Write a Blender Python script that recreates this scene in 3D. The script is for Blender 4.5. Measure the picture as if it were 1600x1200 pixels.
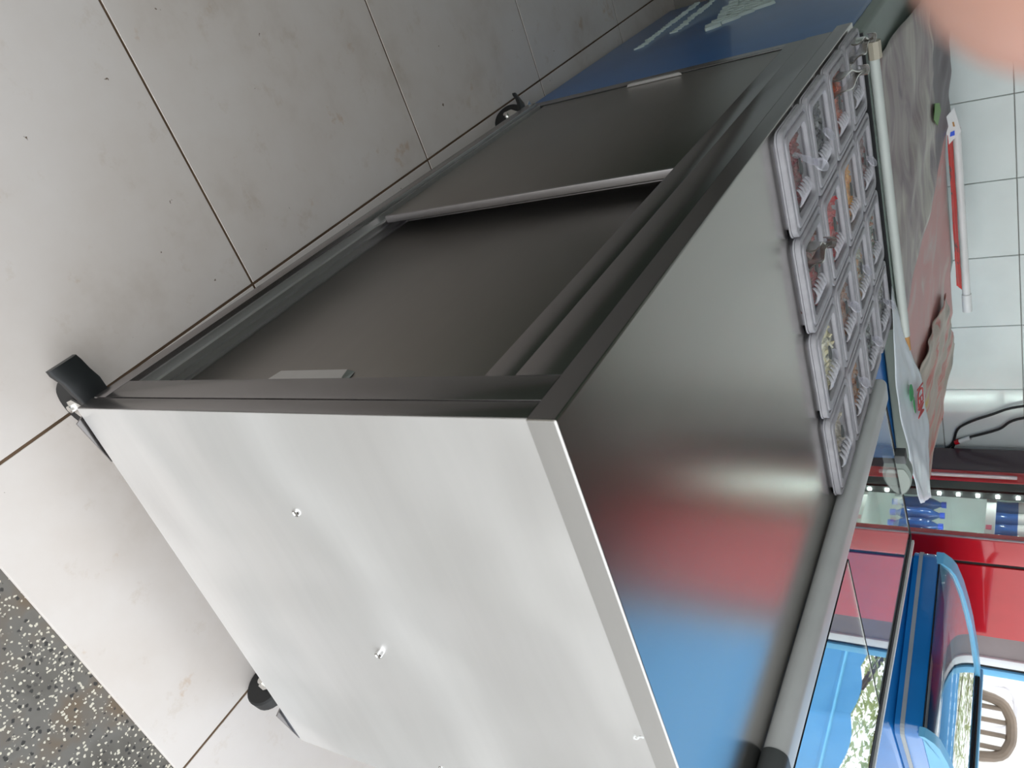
import bpy, bmesh, math, random
from mathutils import Vector, Matrix, noise
random.seed(7)
S = bpy.context.scene
for o in list(bpy.data.objects): bpy.data.objects.remove(o)
COL = S.collection

# ------------------------------------------------------------------ camera
cam_d = bpy.data.cameras.new('camera'); cam = bpy.data.objects.new('camera', cam_d); COL.objects.link(cam)
CAMLOC = Vector((-0.3282, -0.4527, 1.2072))
RIGHT = Vector((0.8362, -0.5484, -0.0052)); UPV = Vector((0.3130, 0.4694, 0.8257)); BACK = Vector((-0.4503, -0.6921, 0.5641))
# the phone was held turned by 90 degrees: image right = world up
cx, cy, cz = UPV.normalized(), (-RIGHT).normalized(), BACK.normalized()
cam.matrix_world = Matrix(((cx.x, cy.x, cz.x, CAMLOC.x), (cx.y, cy.y, cz.y, CAMLOC.y), (cx.z, cy.z, cz.z, CAMLOC.z), (0, 0, 0, 1)))
cam_d.sensor_fit = 'HORIZONTAL'; cam_d.sensor_width = 36; cam_d.lens = 36 * 1253.3 / 1600
cam_d.clip_start = 0.005; cam_d.clip_end = 200
cam_d.dof.use_dof = True; cam_d.dof.focus_distance = 1.45; cam_d.dof.aperture_fstop = 13
S.camera = cam

# ------------------------------------------------------------------ sky and exposure
w = bpy.data.worlds.new('sky'); S.world = w; w.use_nodes = True
bg = w.node_tree.nodes['Background']; bg.inputs[0].default_value = (0.93, 0.97, 1.0, 1); bg.inputs[1].default_value = 2.5
S.view_settings.view_transform = 'Standard'; S.view_settings.look = 'None'
S.view_settings.gamma = 1; S.view_settings.use_curve_mapping = False; S.view_settings.exposure = 0.0

# ------------------------------------------------------------------ materials
MATS = {}
def nmat(name):
    m = bpy.data.materials.new(name); m.use_nodes = True; MATS[name] = m
    nt = m.node_tree; return m, nt, nt.nodes['Principled BSDF'], nt.links
def pos_noise(nt, scale=(1, 1, 1), nscale=5, detail=4, rough=0.5):
    g = nt.nodes.new('ShaderNodeNewGeometry'); mp = nt.nodes.new('ShaderNodeMapping'); mp.inputs['Scale'].default_value = scale
    n = nt.nodes.new('ShaderNodeTexNoise'); n.inputs['Scale'].default_value = nscale; n.inputs['Detail'].default_value = detail
    n.inputs['Roughness'].default_value = rough
    nt.links.new(g.outputs['Position'], mp.inputs[0]); nt.links.new(mp.outputs[0], n.inputs['Vector']); return n
def ramp(nt, src, stops, interp='LINEAR'):
    r = nt.nodes.new('ShaderNodeValToRGB'); r.color_ramp.interpolation = interp
    e = r.color_ramp.elements
    while len(e) < len(stops): e.new(0.5)
    for k, (p, c) in enumerate(stops):
        e[k].position = p; e[k].color = (*c, 1) if len(c) == 3 else c
    nt.links.new(src, r.inputs[0]); return r
def mixc(nt, fac, a, b, mode='MIX'):
    m = nt.nodes.new('ShaderNodeMix'); m.data_type = 'RGBA'; m.blend_type = mode
    for sock, v in ((m.inputs[0], fac), (m.inputs[6], a), (m.inputs[7], b)):
        if hasattr(v, 'node'): nt.links.new(v, sock)
        elif isinstance(v, (int, float)): sock.default_value = v
        else: sock.default_value = (*v, 1)
    return m.outputs[2]
def bump(nt, bsdf, src, strength=0.2, dist=0.002):
    b = nt.nodes.new('ShaderNodeBump'); b.inputs['Strength'].default_value = strength; b.inputs['Distance'].default_value = dist
    nt.links.new(src, b.inputs['Height']); nt.links.new(b.outputs[0], bsdf.inputs['Normal'])
def plain(name, col, rough=0.5, metal=0.0, spec=0.5, emit=None, estr=0, coat=0, vary=0.06):
    m, nt, b, L = nmat(name)
    b.inputs['Roughness'].default_value = rough; b.inputs['Metallic'].default_value = metal
    b.inputs['Specular IOR Level'].default_value = spec; b.inputs['Coat Weight'].default_value = coat
    n = pos_noise(nt, nscale=9, detail=5)
    r = ramp(nt, n.outputs[0], [(0.3, tuple(c * (1 - vary) for c in col)), (0.7, tuple(min(1, c * (1 + vary)) for c in col))])
    L.new(r.outputs[0], b.inputs['Base Color'])
    if emit: b.inputs['Emission Color'].default_value = (*emit, 1); b.inputs['Emission Strength'].default_value = estr
    return m
def steel(name, col, rough, brush=(3, 3, 300), bstr=0.06, wav=0.0, aniso=0.0, wavscale=4, metal=1.0):
    m, nt, b, L = nmat(name)
    b.inputs['Metallic'].default_value = metal
    n = pos_noise(nt, tuple(min(x, 40) for x in brush), 1.0, 3, 0.6)
    b.inputs['Roughness'].default_value = rough
    c = ramp(nt, n.outputs[0], [(0.25, tuple(x * 0.98 for x in col)), (0.75, tuple(min(1, x * 1.02) for x in col))])
    L.new(c.outputs[0], b.inputs['Base Color'])
    if not bstr and not wav: return m
    b1 = nt.nodes.new('ShaderNodeBump'); b1.inputs['Strength'].default_value = bstr; b1.inputs['Distance'].default_value = 0.0006
    L.new(n.outputs[0], b1.inputs['Height'])
    if wav:
        n2 = pos_noise(nt, (1, 1, 1), wavscale, 1.5, 0.4)
        b2 = nt.nodes.new('ShaderNodeBump'); b2.inputs['Strength'].default_value = 1; b2.inputs['Distance'].default_value = wav
        L.new(n2.outputs[0], b2.inputs['Height']); L.new(b2.outputs[0], b1.inputs['Normal'])
    L.new(b1.outputs[0], b.inputs['Normal'])
    return m
def glass(name, col, rough=0.0, ior=1.49):
    m, nt, b, L = nmat(name)
    b.inputs['Base Color'].default_value = (*col, 1); b.inputs['Roughness'].default_value = rough
    b.inputs['IOR'].default_value = ior; b.inputs['Transmission Weight'].default_value = 1
    return m

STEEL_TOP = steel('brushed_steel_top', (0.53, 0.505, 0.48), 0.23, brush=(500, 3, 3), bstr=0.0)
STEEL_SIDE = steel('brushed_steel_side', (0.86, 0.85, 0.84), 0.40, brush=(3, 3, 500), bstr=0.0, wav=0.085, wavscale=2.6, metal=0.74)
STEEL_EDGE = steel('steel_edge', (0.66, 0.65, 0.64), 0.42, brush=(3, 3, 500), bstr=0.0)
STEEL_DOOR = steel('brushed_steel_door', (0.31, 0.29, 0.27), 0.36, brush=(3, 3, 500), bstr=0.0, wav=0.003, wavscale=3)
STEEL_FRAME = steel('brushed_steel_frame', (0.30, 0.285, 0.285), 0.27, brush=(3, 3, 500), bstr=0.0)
RIVET = steel('polished_rivet', (0.75, 0.74, 0.73), 0.10, brush=(20, 20, 20), bstr=0.0)
STEEL_DULL = steel('dull_steel', (0.40, 0.38, 0.38), 0.45, brush=(3, 3, 500), bstr=0.0)
STEEL_BRIGHT = steel('polished_steel', (0.90, 0.89, 0.86), 0.27, brush=(20, 20, 20), bstr=0.0)
ALU = plain('satin_aluminium', (0.66, 0.67, 0.66), 0.45, 0.30)
BLACK = plain('black_plastic', (0.012, 0.013, 0.014), 0.38)
RUBBER = plain('black_rubber', (0.01, 0.01, 0.01), 0.6)
DARKGREY = plain('dark_grey_plastic', (0.07, 0.075, 0.075), 0.45)
GASKET = plain('dark_gap', (0.015, 0.015, 0.015), 0.8)
def thin_clear(name, tint, diff=0.0, rough=0.05, ior=1.5, dcol=(0.80, 0.79, 0.83), refl=1.0):
    m, nt, b, L = nmat(name)
    tr = nt.nodes.new('ShaderNodeBsdfTransparent'); tr.inputs[0].default_value = (*tint, 1)
    gl = nt.nodes.new('ShaderNodeBsdfGlossy'); gl.inputs['Roughness'].default_value = rough
    lw = nt.nodes.new('ShaderNodeLayerWeight'); lw.inputs[0].default_value = 0.5
    pw = nt.nodes.new('ShaderNodeMath'); pw.operation = 'POWER'; pw.inputs[1].default_value = 5; L.new(lw.outputs['Facing'], pw.inputs[0])
    f0 = ((ior - 1) / (ior + 1)) ** 2
    fr = nt.nodes.new('ShaderNodeMath'); fr.operation = 'MULTIPLY_ADD'; fr.inputs[1].default_value = (1 - f0) * refl; fr.inputs[2].default_value = f0 * refl; L.new(pw.outputs[0], fr.inputs[0])
    mx = nt.nodes.new('ShaderNodeMixShader'); L.new(fr.outputs[0], mx.inputs[0]); L.new(tr.outputs[0], mx.inputs[1]); L.new(gl.outputs[0], mx.inputs[2])
    out = mx.outputs[0]
    if diff:
        d = nt.nodes.new('ShaderNodeBsdfDiffuse'); d.inputs[0].default_value = (*dcol, 1)
        m2 = nt.nodes.new('ShaderNodeMixShader'); L.new(out, m2.inputs[1]); L.new(d.outputs[0], m2.inputs[2])
        n = pos_noise(nt, nscale=30, detail=3); r = ramp(nt, n.outputs[0], [(0.3, (diff * 0.85,) * 3), (0.7, (diff * 1.15,) * 3)]); L.new(r.outputs[0], m2.inputs[0])
        out = m2.outputs[0]
    L.new(out, nt.nodes['Material Output'].inputs[0]); return m
THINGLASS = thin_clear('door_glass', (0.95, 0.97, 0.96), 0, 0.0)
LIDRIM = thin_clear('scuffed_lid_plastic', (0.90, 0.90, 0.92), 0.62, 0.08, 1.5, (0.52, 0.51, 0.535))
LIDCLEAR = thin_clear('clear_lid_plastic', (0.99, 0.99, 0.99), 0, 0.05, refl=0.35)
RIBS = thin_clear('ribbed_lid_plastic', (0.93, 0.93, 0.95), 0.42, 0.05, 1.9, (0.75, 0.75, 0.78))  # white diffuse share paints the sparkle of reflections on the ribs
SPOONM = thin_clear('clear_spoon_plastic', (0.93, 0.93, 0.96), 0.26, 0.05, 1.8, (0.75, 0.75, 0.80))
PANE = glass('shelf_glass', (0.90, 0.95, 0.92), 0.0, 1.52)
WHITEP = plain('white_paint', (0.78, 0.80, 0.79), 0.35)
WOOD = plain('raw_wood', (0.52, 0.27, 0.09), 0.7, vary=0.2)
BLUEP = plain('blue_panel', (0.012, 0.12, 0.36), 0.30, coat=0.25)
BLUEF = plain('blue_freezer', (0.008, 0.17, 0.50), 0.18, coat=0.6)
LBLUE = plain('light_blue_metal', (0.16, 0.50, 0.78), 0.35)
REDP = plain('red_gloss', (0.56, 0.008, 0.016), 0.12, coat=0.8)
GREYW = plain('grey_wall_paint', (0.24, 0.20, 0.195), 0.7)
LILAC = plain('grey_trim', (0.42, 0.33, 0.36), 0.4)
LEAF = plain('leaf_green', (0.16, 0.30, 0.05), 0.6, vary=0.5)
BARK = plain('bark', (0.16, 0.10, 0.07), 0.9, vary=0.3)
CHAIRB = plain('brown_chair_paint', (0.20, 0.15, 0.11), 0.5, vary=0.2)
INNER = plain('fridge_liner', (0.80, 0.86, 0.84), 0.4)
LED = plain('led_lamp', (1, 1, 1), 0.5, emit=(0.85, 1.0, 0.95), estr=60)
FILLTUBE = plain('hidden_fill_tube', (1, 1, 1), 0.5, emit=(0.86, 1.0, 0.95), estr=26)
BOTTLEBLUE = plain('blue_bottle', (0.03, 0.12, 0.42), 0.15, coat=0.5)
CAPBLUE = plain('blue_cap', (0.02, 0.10, 0.75), 0.35)
BOTTLERED = plain('red_bottle', (0.45, 0.06, 0.03), 0.15, coat=0.5)
BOTTLEORANGE = plain('orange_bottle', (0.75, 0.25, 0.03), 0.15, coat=0.5)
PINK = plain('pink_tag', (0.85, 0.15, 0.25), 0.5)
SKIN = None
CEIL = plain('ceiling_paint', (0.13, 0.115, 0.105), 0.9)
WALLL = plain('left_wall_paint', (0.09, 0.12, 0.085), 0.7)
REDINK = plain('red_ink', (0.55, 0.05, 0.05), 0.6)
GREENINK = plain('green_ink', (0.01, 0.30, 0.08), 0.6)
WHITEINK = plain('white_ink', (0.55, 0.65, 0.62), 0.6)

def floor_tile_mat():
    m, nt, b, L = nmat('floor_tile')
    b.inputs['Roughness'].default_value = 0.55; b.inputs['Specular IOR Level'].default_value = 0.2
    n1 = pos_noise(nt, (1, 1, 1), 2.2, 6, 0.62); n2 = pos_noise(nt, (1, 1, 1), 14, 6, 0.7); n3 = pos_noise(nt, (1, 1, 1), 48, 3, 0.6); n4 = pos_noise(nt, (1, 1, 1), 9, 5, 0.65)
    base = ramp(nt, n1.outputs[0], [(0.28, (0.55, 0.48, 0.42)), (0.45, (0.67, 0.61, 0.565)), (0.62, (0.71, 0.66, 0.625))])
    smud = ramp(nt, n2.outputs[0], [(0.26, (0.80, 0.73, 0.64)), (0.42, (1, 1, 1))])
    c1 = mixc(nt, 0.55, base.outputs[0], smud.outputs[0], 'MULTIPLY')
    spk = ramp(nt, n3.outputs[0], [(0.258, (0.22, 0.17, 0.12)), (0.275, (1, 1, 1))])
    stn = ramp(nt, n4.outputs[0], [(0.29, (0.80, 0.62, 0.45)), (0.36, (1, 1, 1))])
    c1 = mixc(nt, 0.6, c1, stn.outputs[0], 'MULTIPLY')
    L.new(mixc(nt, 1.0, c1, spk.outputs[0], 'MULTIPLY'), b.inputs['Base Color'])
    bump(nt, b, n2.outputs[0], 0.08, 0.001)
    return m
FTILE = floor_tile_mat()
def grout_mat():
    return plain('brown_grout', (0.13, 0.085, 0.055), 0.95, spec=0.1, vary=0.35)
GROUT = grout_mat()
WGROUT = plain('grey_grout', (0.20, 0.19, 0.17), 0.9, vary=0.2)
WTILE = plain('white_wall_tile', (0.74, 0.80, 0.78), 0.12, vary=0.03)
def terrazzo_mat():
    m, nt, b, L = nmat('terrazzo'); b.inputs['Roughness'].default_value = 0.6
    g = nt.nodes.new('ShaderNodeNewGeometry')
    def vor(scale, rnd=1.0):
        v = nt.nodes.new('ShaderNodeTexVoronoi'); v.inputs['Scale'].default_value = scale; v.inputs['Randomness'].default_value = rnd
        nn = pos_noise(nt, (1, 1, 1), 160, 2); ad = nt.nodes.new('ShaderNodeVectorMath'); ad.operation = 'MULTIPLY_ADD'; ad.inputs[1].default_value = (0.006,) * 3
        L.new(nn.outputs['Color'], ad.inputs[0]); L.new(g.outputs['Position'], ad.inputs[2]); L.new(ad.outputs[0], v.inputs['Vector']); return v
    v1, v2 = vor(185), vor(120)
    big = pos_noise(nt, (1, 1, 1), 6, 4, 0.6)
    base = ramp(nt, big.outputs[0], [(0.35, (0.095, 0.085, 0.07)), (0.52, (0.15, 0.14, 0.125)), (0.66, (0.15, 0.105, 0.065))])
    sep = nt.nodes.new('ShaderNodeSeparateColor'); L.new(v1.outputs['Color'], sep.inputs[0])
    pick = ramp(nt, sep.outputs[0], [(0.55, (0, 0, 0)), (0.57, (1, 1, 1))])
    near = ramp(nt, v1.outputs['Distance'], [(0.34, (1, 1, 1)), (0.42, (0, 0, 0))])
    fac = mixc(nt, 1.0, pick.outputs[0], near.outputs[0], 'MULTIPLY')
    c1 = mixc(nt, fac, base.outputs[0], (0.62, 0.58, 0.48))
    sep2 = nt.nodes.new('ShaderNodeSeparateColor'); L.new(v2.outputs['Color'], sep2.inputs[0])
    pick2 = ramp(nt, sep2.outputs[1], [(0.70, (0, 0, 0)), (0.72, (1, 1, 1))])
    near2 = ramp(nt, v2.outputs['Distance'], [(0.30, (1, 1, 1)), (0.40, (0, 0, 0))])
    fac2 = mixc(nt, 1.0, pick2.outputs[0], near2.outputs[0], 'MULTIPLY')
    L.new(mixc(nt, fac2, c1, (0.035, 0.033, 0.03)), b.inputs['Base Color'])
    return m
TERRAZZO = terrazzo_mat()
GROUND = plain('pale_street', (0.55, 0.53, 0.50), 0.9, vary=0.1)
def tarp_mat():
    m, nt, b, L = nmat('blue_tarp')
    n = pos_noise(nt, (1, 1, 1), 4, 3)
    r = ramp(nt, n.outputs[0], [(0.3, (0.15, 0.43, 0.70)), (0.7, (0.19, 0.50, 0.78))]); L.new(r.outputs[0], b.inputs['Base Color'])
    b.inputs['Roughness'].default_value = 0.6
    t = nt.nodes.new('ShaderNodeBsdfTranslucent'); t.inputs[0].default_value = (0.15, 0.45, 0.75, 1)
    mx = nt.nodes.new('ShaderNodeMixShader'); mx.inputs[0].default_value = 0.45
    L.new(b.outputs[0], mx.inputs[1]); L.new(t.outputs[0], mx.inputs[2]); L.new(mx.outputs[0], nt.nodes['Material Output'].inputs[0])
    return m
TARP = tarp_mat()
def leaf_mat():
    m, nt, b, L = nmat('sunlit_leaf')
    n = pos_noise(nt, (1, 1, 1), 1.6, 3)
    r = ramp(nt, n.outputs[0], [(0.3, (0.30, 0.36, 0.10)), (0.7, (0.60, 0.64, 0.28))]); L.new(r.outputs[0], b.inputs['Base Color'])
    t = nt.nodes.new('ShaderNodeBsdfTranslucent'); L.new(r.outputs[0], t.inputs[0])
    mx = nt.nodes.new('ShaderNodeMixShader'); mx.inputs[0].default_value = 0.4
    L.new(b.outputs[0], mx.inputs[1]); L.new(t.outputs[0], mx.inputs[2]); L.new(mx.outputs[0], nt.nodes['Material Output'].inputs[0])
    return m
LEAFM = leaf_mat()

# ------------------------------------------------------------------ geometry helpers
def tag(o, label=None, cat=None, group=None, kind=None):
    if label: o['label'] = label
    if cat: o['category'] = cat
    if group: o['group'] = group
    if kind: o['kind'] = kind
    return o
def link(o, parent=None):
    COL.objects.link(o)
    if parent is not None:
        o.parent = parent
        m = parent.matrix_basis.copy(); p = parent.parent
        while p is not None:
            m = p.matrix_basis @ m if parent.matrix_parent_inverse == Matrix.Identity(4) else m
            p = p.parent
        o.matrix_parent_inverse = WORLD[parent].inverted()
    WORLD[o] = o.matrix_basis.copy()
    return o
WORLD = {}
def empty(name, loc=(0, 0, 0), rz=0, **k):
    o = bpy.data.objects.new(name, None); o.location = loc; o.rotation_euler[2] = rz; o.empty_display_size = 0.05
    COL.objects.link(o); WORLD[o] = Matrix.Translation(loc) @ Matrix.Rotation(rz, 4, 'Z'); tag(o, **k); return o
def finish(name, bm, mat, parent=None, smooth=False, loc=None, recalc=True):
    if recalc: bmesh.ops.recalc_face_normals(bm, faces=bm.faces[:])
    me = bpy.data.meshes.new(name); bm.to_mesh(me); bm.free()
    mats = mat if isinstance(mat, (list, tuple)) else [mat]
    for m in mats: me.materials.append(m)
    if smooth:
        for p in me.polygons: p.use_smooth = True
        if smooth != 'all':
            try: me.set_sharp_from_angle(angle=math.radians(35))
            except Exception: pass
    o = bpy.data.objects.new(name, me)
    if loc is not None: o.location = loc; o.matrix_basis
    if loc is not None:
        COL.objects.link(o); WORLD[o] = Matrix.Translation(loc)
        if parent is not None: o.parent = parent; o.matrix_parent_inverse = WORLD[parent].inverted()
    else:
        link(o, parent)
    return o
def bm_box(bm, x0, x1, y0, y1, z0, z1, mi=0, M=None):
    vs = [bm.verts.new(Vector(p) if M is None else M @ Vector(p)) for p in
          ((x0, y0, z0), (x1, y0, z0), (x1, y1, z0), (x0, y1, z0), (x0, y0, z1), (x1, y0, z1), (x1, y1, z1), (x0, y1, z1))]
    fs = [bm.faces.new([vs[i] for i in f]) for f in ((0, 3, 2, 1), (4, 5, 6, 7), (0, 1, 5, 4), (1, 2, 6, 5), (2, 3, 7, 6), (3, 0, 4, 7))]
    for f in fs: f.material_index = mi
    return vs, fs
def box(name, x0, x1, y0, y1, z0, z1, mat, parent=None, bev=0.0, seg=2, M=None):
    bm = bmesh.new(); bm_box(bm, x0, x1, y0, y1, z0, z1, M=M)
    if bev: bmesh.ops.bevel(bm, geom=bm.edges[:], offset=bev, segments=seg, affect='EDGES', profile=0.5)
    return finish(name, bm, mat, parent, smooth=bool(bev))
def rings(bm, rs, cap0=True, cap1=True, closed=True, mi=0):
    vr = [[bm.verts.new(p) for p in r] for r in rs]
    n = len(vr[0])
    for a, b in zip(vr, vr[1:]):
        for k in range(n if closed else n - 1):
            f = bm.faces.new((a[k], a[(k + 1) % n], b[(k + 1) % n], b[k])); f.material_index = mi
    if cap0 and closed: bm.faces.new(vr[0][::-1]).material_index = mi
    if cap1 and closed: bm.faces.new(vr[-1]).material_index = mi
    return vr
def rrect(w, h, r, n=5, cx=0, cy=0):
    pts = []
    r = max(1e-4, min(r, w / 2 - 1e-4, h / 2 - 1e-4))
    for k, (sx, sy) in enumerate(((1, 1), (-1, 1), (-1, -1), (1, -1))):
        for i in range(n + 1):
            a = math.pi / 2 * (k + i / n)
            pts.append((cx + sx * (w / 2 - r) + r * math.cos(a), cy + sy * (h / 2 - r) + r * math.sin(a)))
    return pts
def tube_rings(path, rad, n=10):
    rs = []
    P = [Vector(p) for p in path]
    for i, p in enumerate(P):
        t = (P[min(i + 1, len(P) - 1)] - P[max(i - 1, 0)]).normalized()
        u = t.cross(Vector((0, 0, 1)));
        if u.length < 1e-3: u = t.cross(Vector((0, 1, 0)))
        u.normalize(); v = u.cross(t)
        r = rad[i] if isinstance(rad, (list, tuple)) else rad
        rs.append([p + r * (math.cos(2 * math.pi * k / n) * u + math.sin(2 * math.pi * k / n) * v) for k in range(n)])
    return rs
def tube(name, path, rad, mat, parent=None, n=10):
    bm = bmesh.new(); rings(bm, tube_rings(path, rad, n)); return finish(name, bm, mat, parent, smooth=True)
def lathe(bm, prof, n=16, M=None, mi=0):
    rs = []
    for r, z in prof:
        rs.append([(M or Matrix.Identity(4)) @ Vector((r * math.cos(2 * math.pi * k / n), r * math.sin(2 * math.pi * k / n), z)) for k in range(n)])
    return rings(bm, rs, mi=mi)
def prism(name, pts2, f, mat, parent=None, d0=0, d1=1, bev=0):
    """polygon pts2 extruded from d0 to d1; f(u, v, d) -> 3D"""
    bm = bmesh.new()
    rings(bm, [[Vector(f(u, v, d0)) for u, v in pts2], [Vector(f(u, v, d1)) for u, v in pts2]])
    if bev: bmesh.ops.bevel(bm, geom=bm.edges[:], offset=bev, segments=2, affect='EDGES', profile=0.5)
    return finish(name, bm, mat, parent, smooth=bool(bev))
def copy_tree(o, parent=None):
    c = o.copy(); COL.objects.link(c); c.parent = parent; WORLD[c] = WORLD.get(o, Matrix.Identity(4)).copy()
    for ch in list(o.children): copy_tree(ch, c)
    return c
def smoothstep(a, b, x):
    t = max(0, min(1, (x - a) / (b - a))); return t * t * (3 - 2 * t)
def path_interp(pts, m=6):
    out = []; P = [Vector(p) for p in pts]
    for i in range(len(P) - 1):
        p0, p1, p2, p3 = P[max(i - 1, 0)], P[i], P[i + 1], P[min(i + 2, len(P) - 1)]
        for k in range(m):
            t = k / m
            out.append(0.5 * ((2 * p1) + (p2 - p0) * t + (2 * p0 - 5 * p1 + 4 * p2 - p3) * t * t + (3 * p1 - p0 - 3 * p2 + p3) * t ** 3))
    out.append(P[-1]); return out

# ================================================================== SETTING
H = 0.87; ZB = 0.12; W = 0.70; LEN = 1.365; YW = 2.75
rot = 0.0244; SZ = 0.5947; T00 = Vector((0.0427, -0.1616, 0))
def T(i, j): 
    c, s = math.cos(rot), math.sin(rot)
    return Vector((T00.x + SZ * (c * i - s * j), T00.y + SZ * (s * i + c * j), 0))
# screed and grout under the tiles, cut along the raised edge
bm = bmesh.new()
a, b_, c_, d_ = T(-5, 0), T(5, 0), T(5, 5), T(-5, 5)
a, b_ = a + Vector((0, 0.006, 0)), b_ + Vector((0, 0.006, 0)); q = [a, b_, c_, d_]
rings(bm, [[p + Vector((0, 0, -0.03)) for p in q], [p + Vector((0, 0, -0.0016)) for p in q]])
floor = tag(finish('floor', bm, GROUT), kind='structure')
tile_me = None
for i in range(-5, 5):
    for j in range(0, 5):
        if tile_me is None:
            g = 0.0025; bm = bmesh.new(); bm_box(bm, g, SZ - g, g, SZ - g, -0.009, 0.0)
            top = [e for e in bm.edges if all(v.co.z > -0.001 for v in e.verts)]
            bmesh.ops.bevel(bm, geom=top, offset=0.0005, segments=1, affect='EDGES')
            o = finish('floor_tile', bm, FTILE, floor, loc=T(i, j)); o.rotation_euler[2] = rot; tile_me = o.data
        else:
            o = bpy.data.objects.new('floor_tile', tile_me); o.location = T(i, j); o.rotation_euler[2] = rot
            COL.objects.link(o); o.parent = floor
# terrazzo pavement in front, a finger lower than the tiles
bm = bmesh.new(); e0, e1 = T(-7, 0), T(7, 0)
q = [e0 + Vector((0, 0.0055, 0)), e1 + Vector((0, 0.0055, 0)), Vector((4.4, -2.2, 0)), Vector((-4.4, -2.2, 0))]
rings(bm, [[Vector((p.x, p.y, -0.06)) for p in q], [Vector((p.x, p.y, -0.0095)) for p in q]])
tag(finish('floor_terrazzo', bm, TERRAZZO), kind='structure')
bm = bmesh.new(); bm_box(bm, -40, 40, -40, 40, -0.2, -0.065)
tag(finish('floor_street', bm, GROUND), kind='structure')
# back wall with its own tiles
wall = tag(box('wall_back', -1.35, 2.95, YW, YW + 0.15, -0.03, 2.75, WGROUT), kind='structure')
PIT = 0.299; X0W = 0.5985 - PIT * 11; ZR = 1.085
wt = None
for i in range(0, 19):
    for j in range(-3, 5):
        x = X0W + PIT * i; z = ZR + PIT * j
        if x < -1.2 or x + PIT > 2.96: continue
        if wt is None:
            bm = bmesh.new(); g = 0.0014; bm_box(bm, g, PIT - g, -0.006, 0, g, PIT - g)
            fr = [e for e in bm.edges if all(v.co.y < -0.005 for v in e.verts)]
            bmesh.ops.bevel(bm, geom=fr, offset=0.0015, segments=1, affect='EDGES')
            o = finish('wall_tile', bm, WTILE, wall, loc=(x, YW, z)); wt = o.data
        else:
            o = bpy.data.objects.new('wall_tile', wt); o.location = (x, YW, z); COL.objects.link(o); o.parent = wall
tag(box('wall_left', -1.35, -1.20, -0.16, YW - 0.001, -0.008, 2.75, WALLL), kind='structure')
tag(box('ceiling', -1.35, 3.0, -0.95, YW + 0.15, 2.751, 2.9, CEIL), kind='structure')
tag(box('added_unseen_lintel', -1.35, 3.0, -0.95, -0.85, 2.42, 2.75, CEIL), kind='structure')  # unseen lintel, added to cut the sky light on the deeper floor
# pier at the right of the shop: grey render, white trim, dark gasket, blue door post
tag(box('wall_right', 2.66, 2.90, 2.30, YW, -0.03, 2.75, GREYW), kind='structure')
tag(box('trim_1', 2.90, 2.95, 2.29, YW, -0.03, 2.75, WHITEP, bev=0.003), kind='structure')
tag(box('trim_2', 2.951, 2.968, 2.295, 2.36, -0.03, 2.75, GASKET), kind='structure')
tag(box('trim_3', 2.969, 3.01, 2.285, 2.36, -0.03, 2.75, LBLUE, bev=0.003), kind='structure')

# ================================================================== THE COUNTER
counter = empty('refrigerated_counter', (0.35, 0.68, 0), label='long stainless steel refrigerated counter on casters with sliding doors', cat='counter')
# carcass behind the doors
box('cabinet_body', 0.075, 0.698, 0.034, LEN - 0.004, ZB + 0.004, 0.838, DARKGREY, counter)
# worktop with the sunken pan well
HX0, HX1, HY0, HY1 = 0.022, 0.662, 0.700, 1.338
bm = bmesh.new()
O = [(0, -0.003), (W, -0.003), (W, LEN), (0, LEN)]; I = [(HX0, HY0), (HX1, HY0), (HX1, HY1), (HX0, HY1)]
vo1 = [bm.verts.new((x, y, H)) for x, y in O]; vo0 = [bm.verts.new((x, y, 0.841)) for x, y in O]
vi1 = [bm.verts.new((x, y, H)) for x, y in I]; vi0 = [bm.verts.new((x, y, 0.841)) for x, y in I]
for k in range(4):
    n = (k + 1) % 4
    bm.faces.new((vo1[k], vo1[n], vi1[n], vi1[k])); bm.faces.new((vo0[n], vo0[k], vi0[k], vi0[n]))
    bm.faces.new((vo0[k], vo0[n], vo1[n], vo1[k])); bm.faces.new((vi0[n], vi0[k], vi1[k], vi1[n]))
oe = [e for e in bm.edges if e.verts[0] in vo1 and e.verts[1] in vo1] + [e for e in bm.edges if (e.verts[0] in vo1) != (e.verts[1] in vo1) and (e.verts[0] in vo0 or e.verts[1] in vo0)]
bmesh.ops.bevel(bm, geom=oe, offset=0.0022, segments=3, affect='EDGES', profile=0.5)
for f in bm.faces: f.material_index = 1 if f.normal.z < 0.5 and f.calc_center_median().y < 0.005 else 0
bm.normal_update()
for f in bm.faces:
    c = f.calc_center_median()
    f.material_index = 1 if (abs(f.normal.y) > 0.8 and c.y < 0.01) else (2 if (abs(f.normal.x) > 0.8 and c.x < 0.005) else 0)
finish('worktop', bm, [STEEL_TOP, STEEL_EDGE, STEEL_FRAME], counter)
# side panel (slightly dented sheet) facing the street
bm = bmesh.new(); NX, NZ = 44, 44; gv = []
for a in range(NX + 1):
    row = []
    for b in range(NZ + 1):
        x = 0.001 + 0.698 * a / NX; z = ZB + (0.8395 - ZB) * b / NZ
        e = min(smoothstep(0, 0.09, x), smoothstep(0, 0.09, 0.7 - x), smoothstep(0, 0.07, z - ZB), smoothstep(0, 0.07, 0.84 - z))
        dy = 0.011 * e * noise.noise(Vector((x * 3.2 + 3, z * 3.4, 0.3))) + 0.004 * e * noise.noise(Vector((x * 8, z * 5, 4)))
        row.append(bm.verts.new((x, -0.001 + dy, z)))
    gv.append(row)
for a in range(NX):
    for b in range(NZ): bm.faces.new((gv[a][b], gv[a + 1][b], gv[a + 1][b + 1], gv[a][b + 1]))
ext = bmesh.ops.extrude_face_region(bm, geom=bm.faces[:])
for v in [v for v in ext['geom'] if isinstance(v, bmesh.types.BMVert)]: v.co.y += 0.0035
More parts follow.
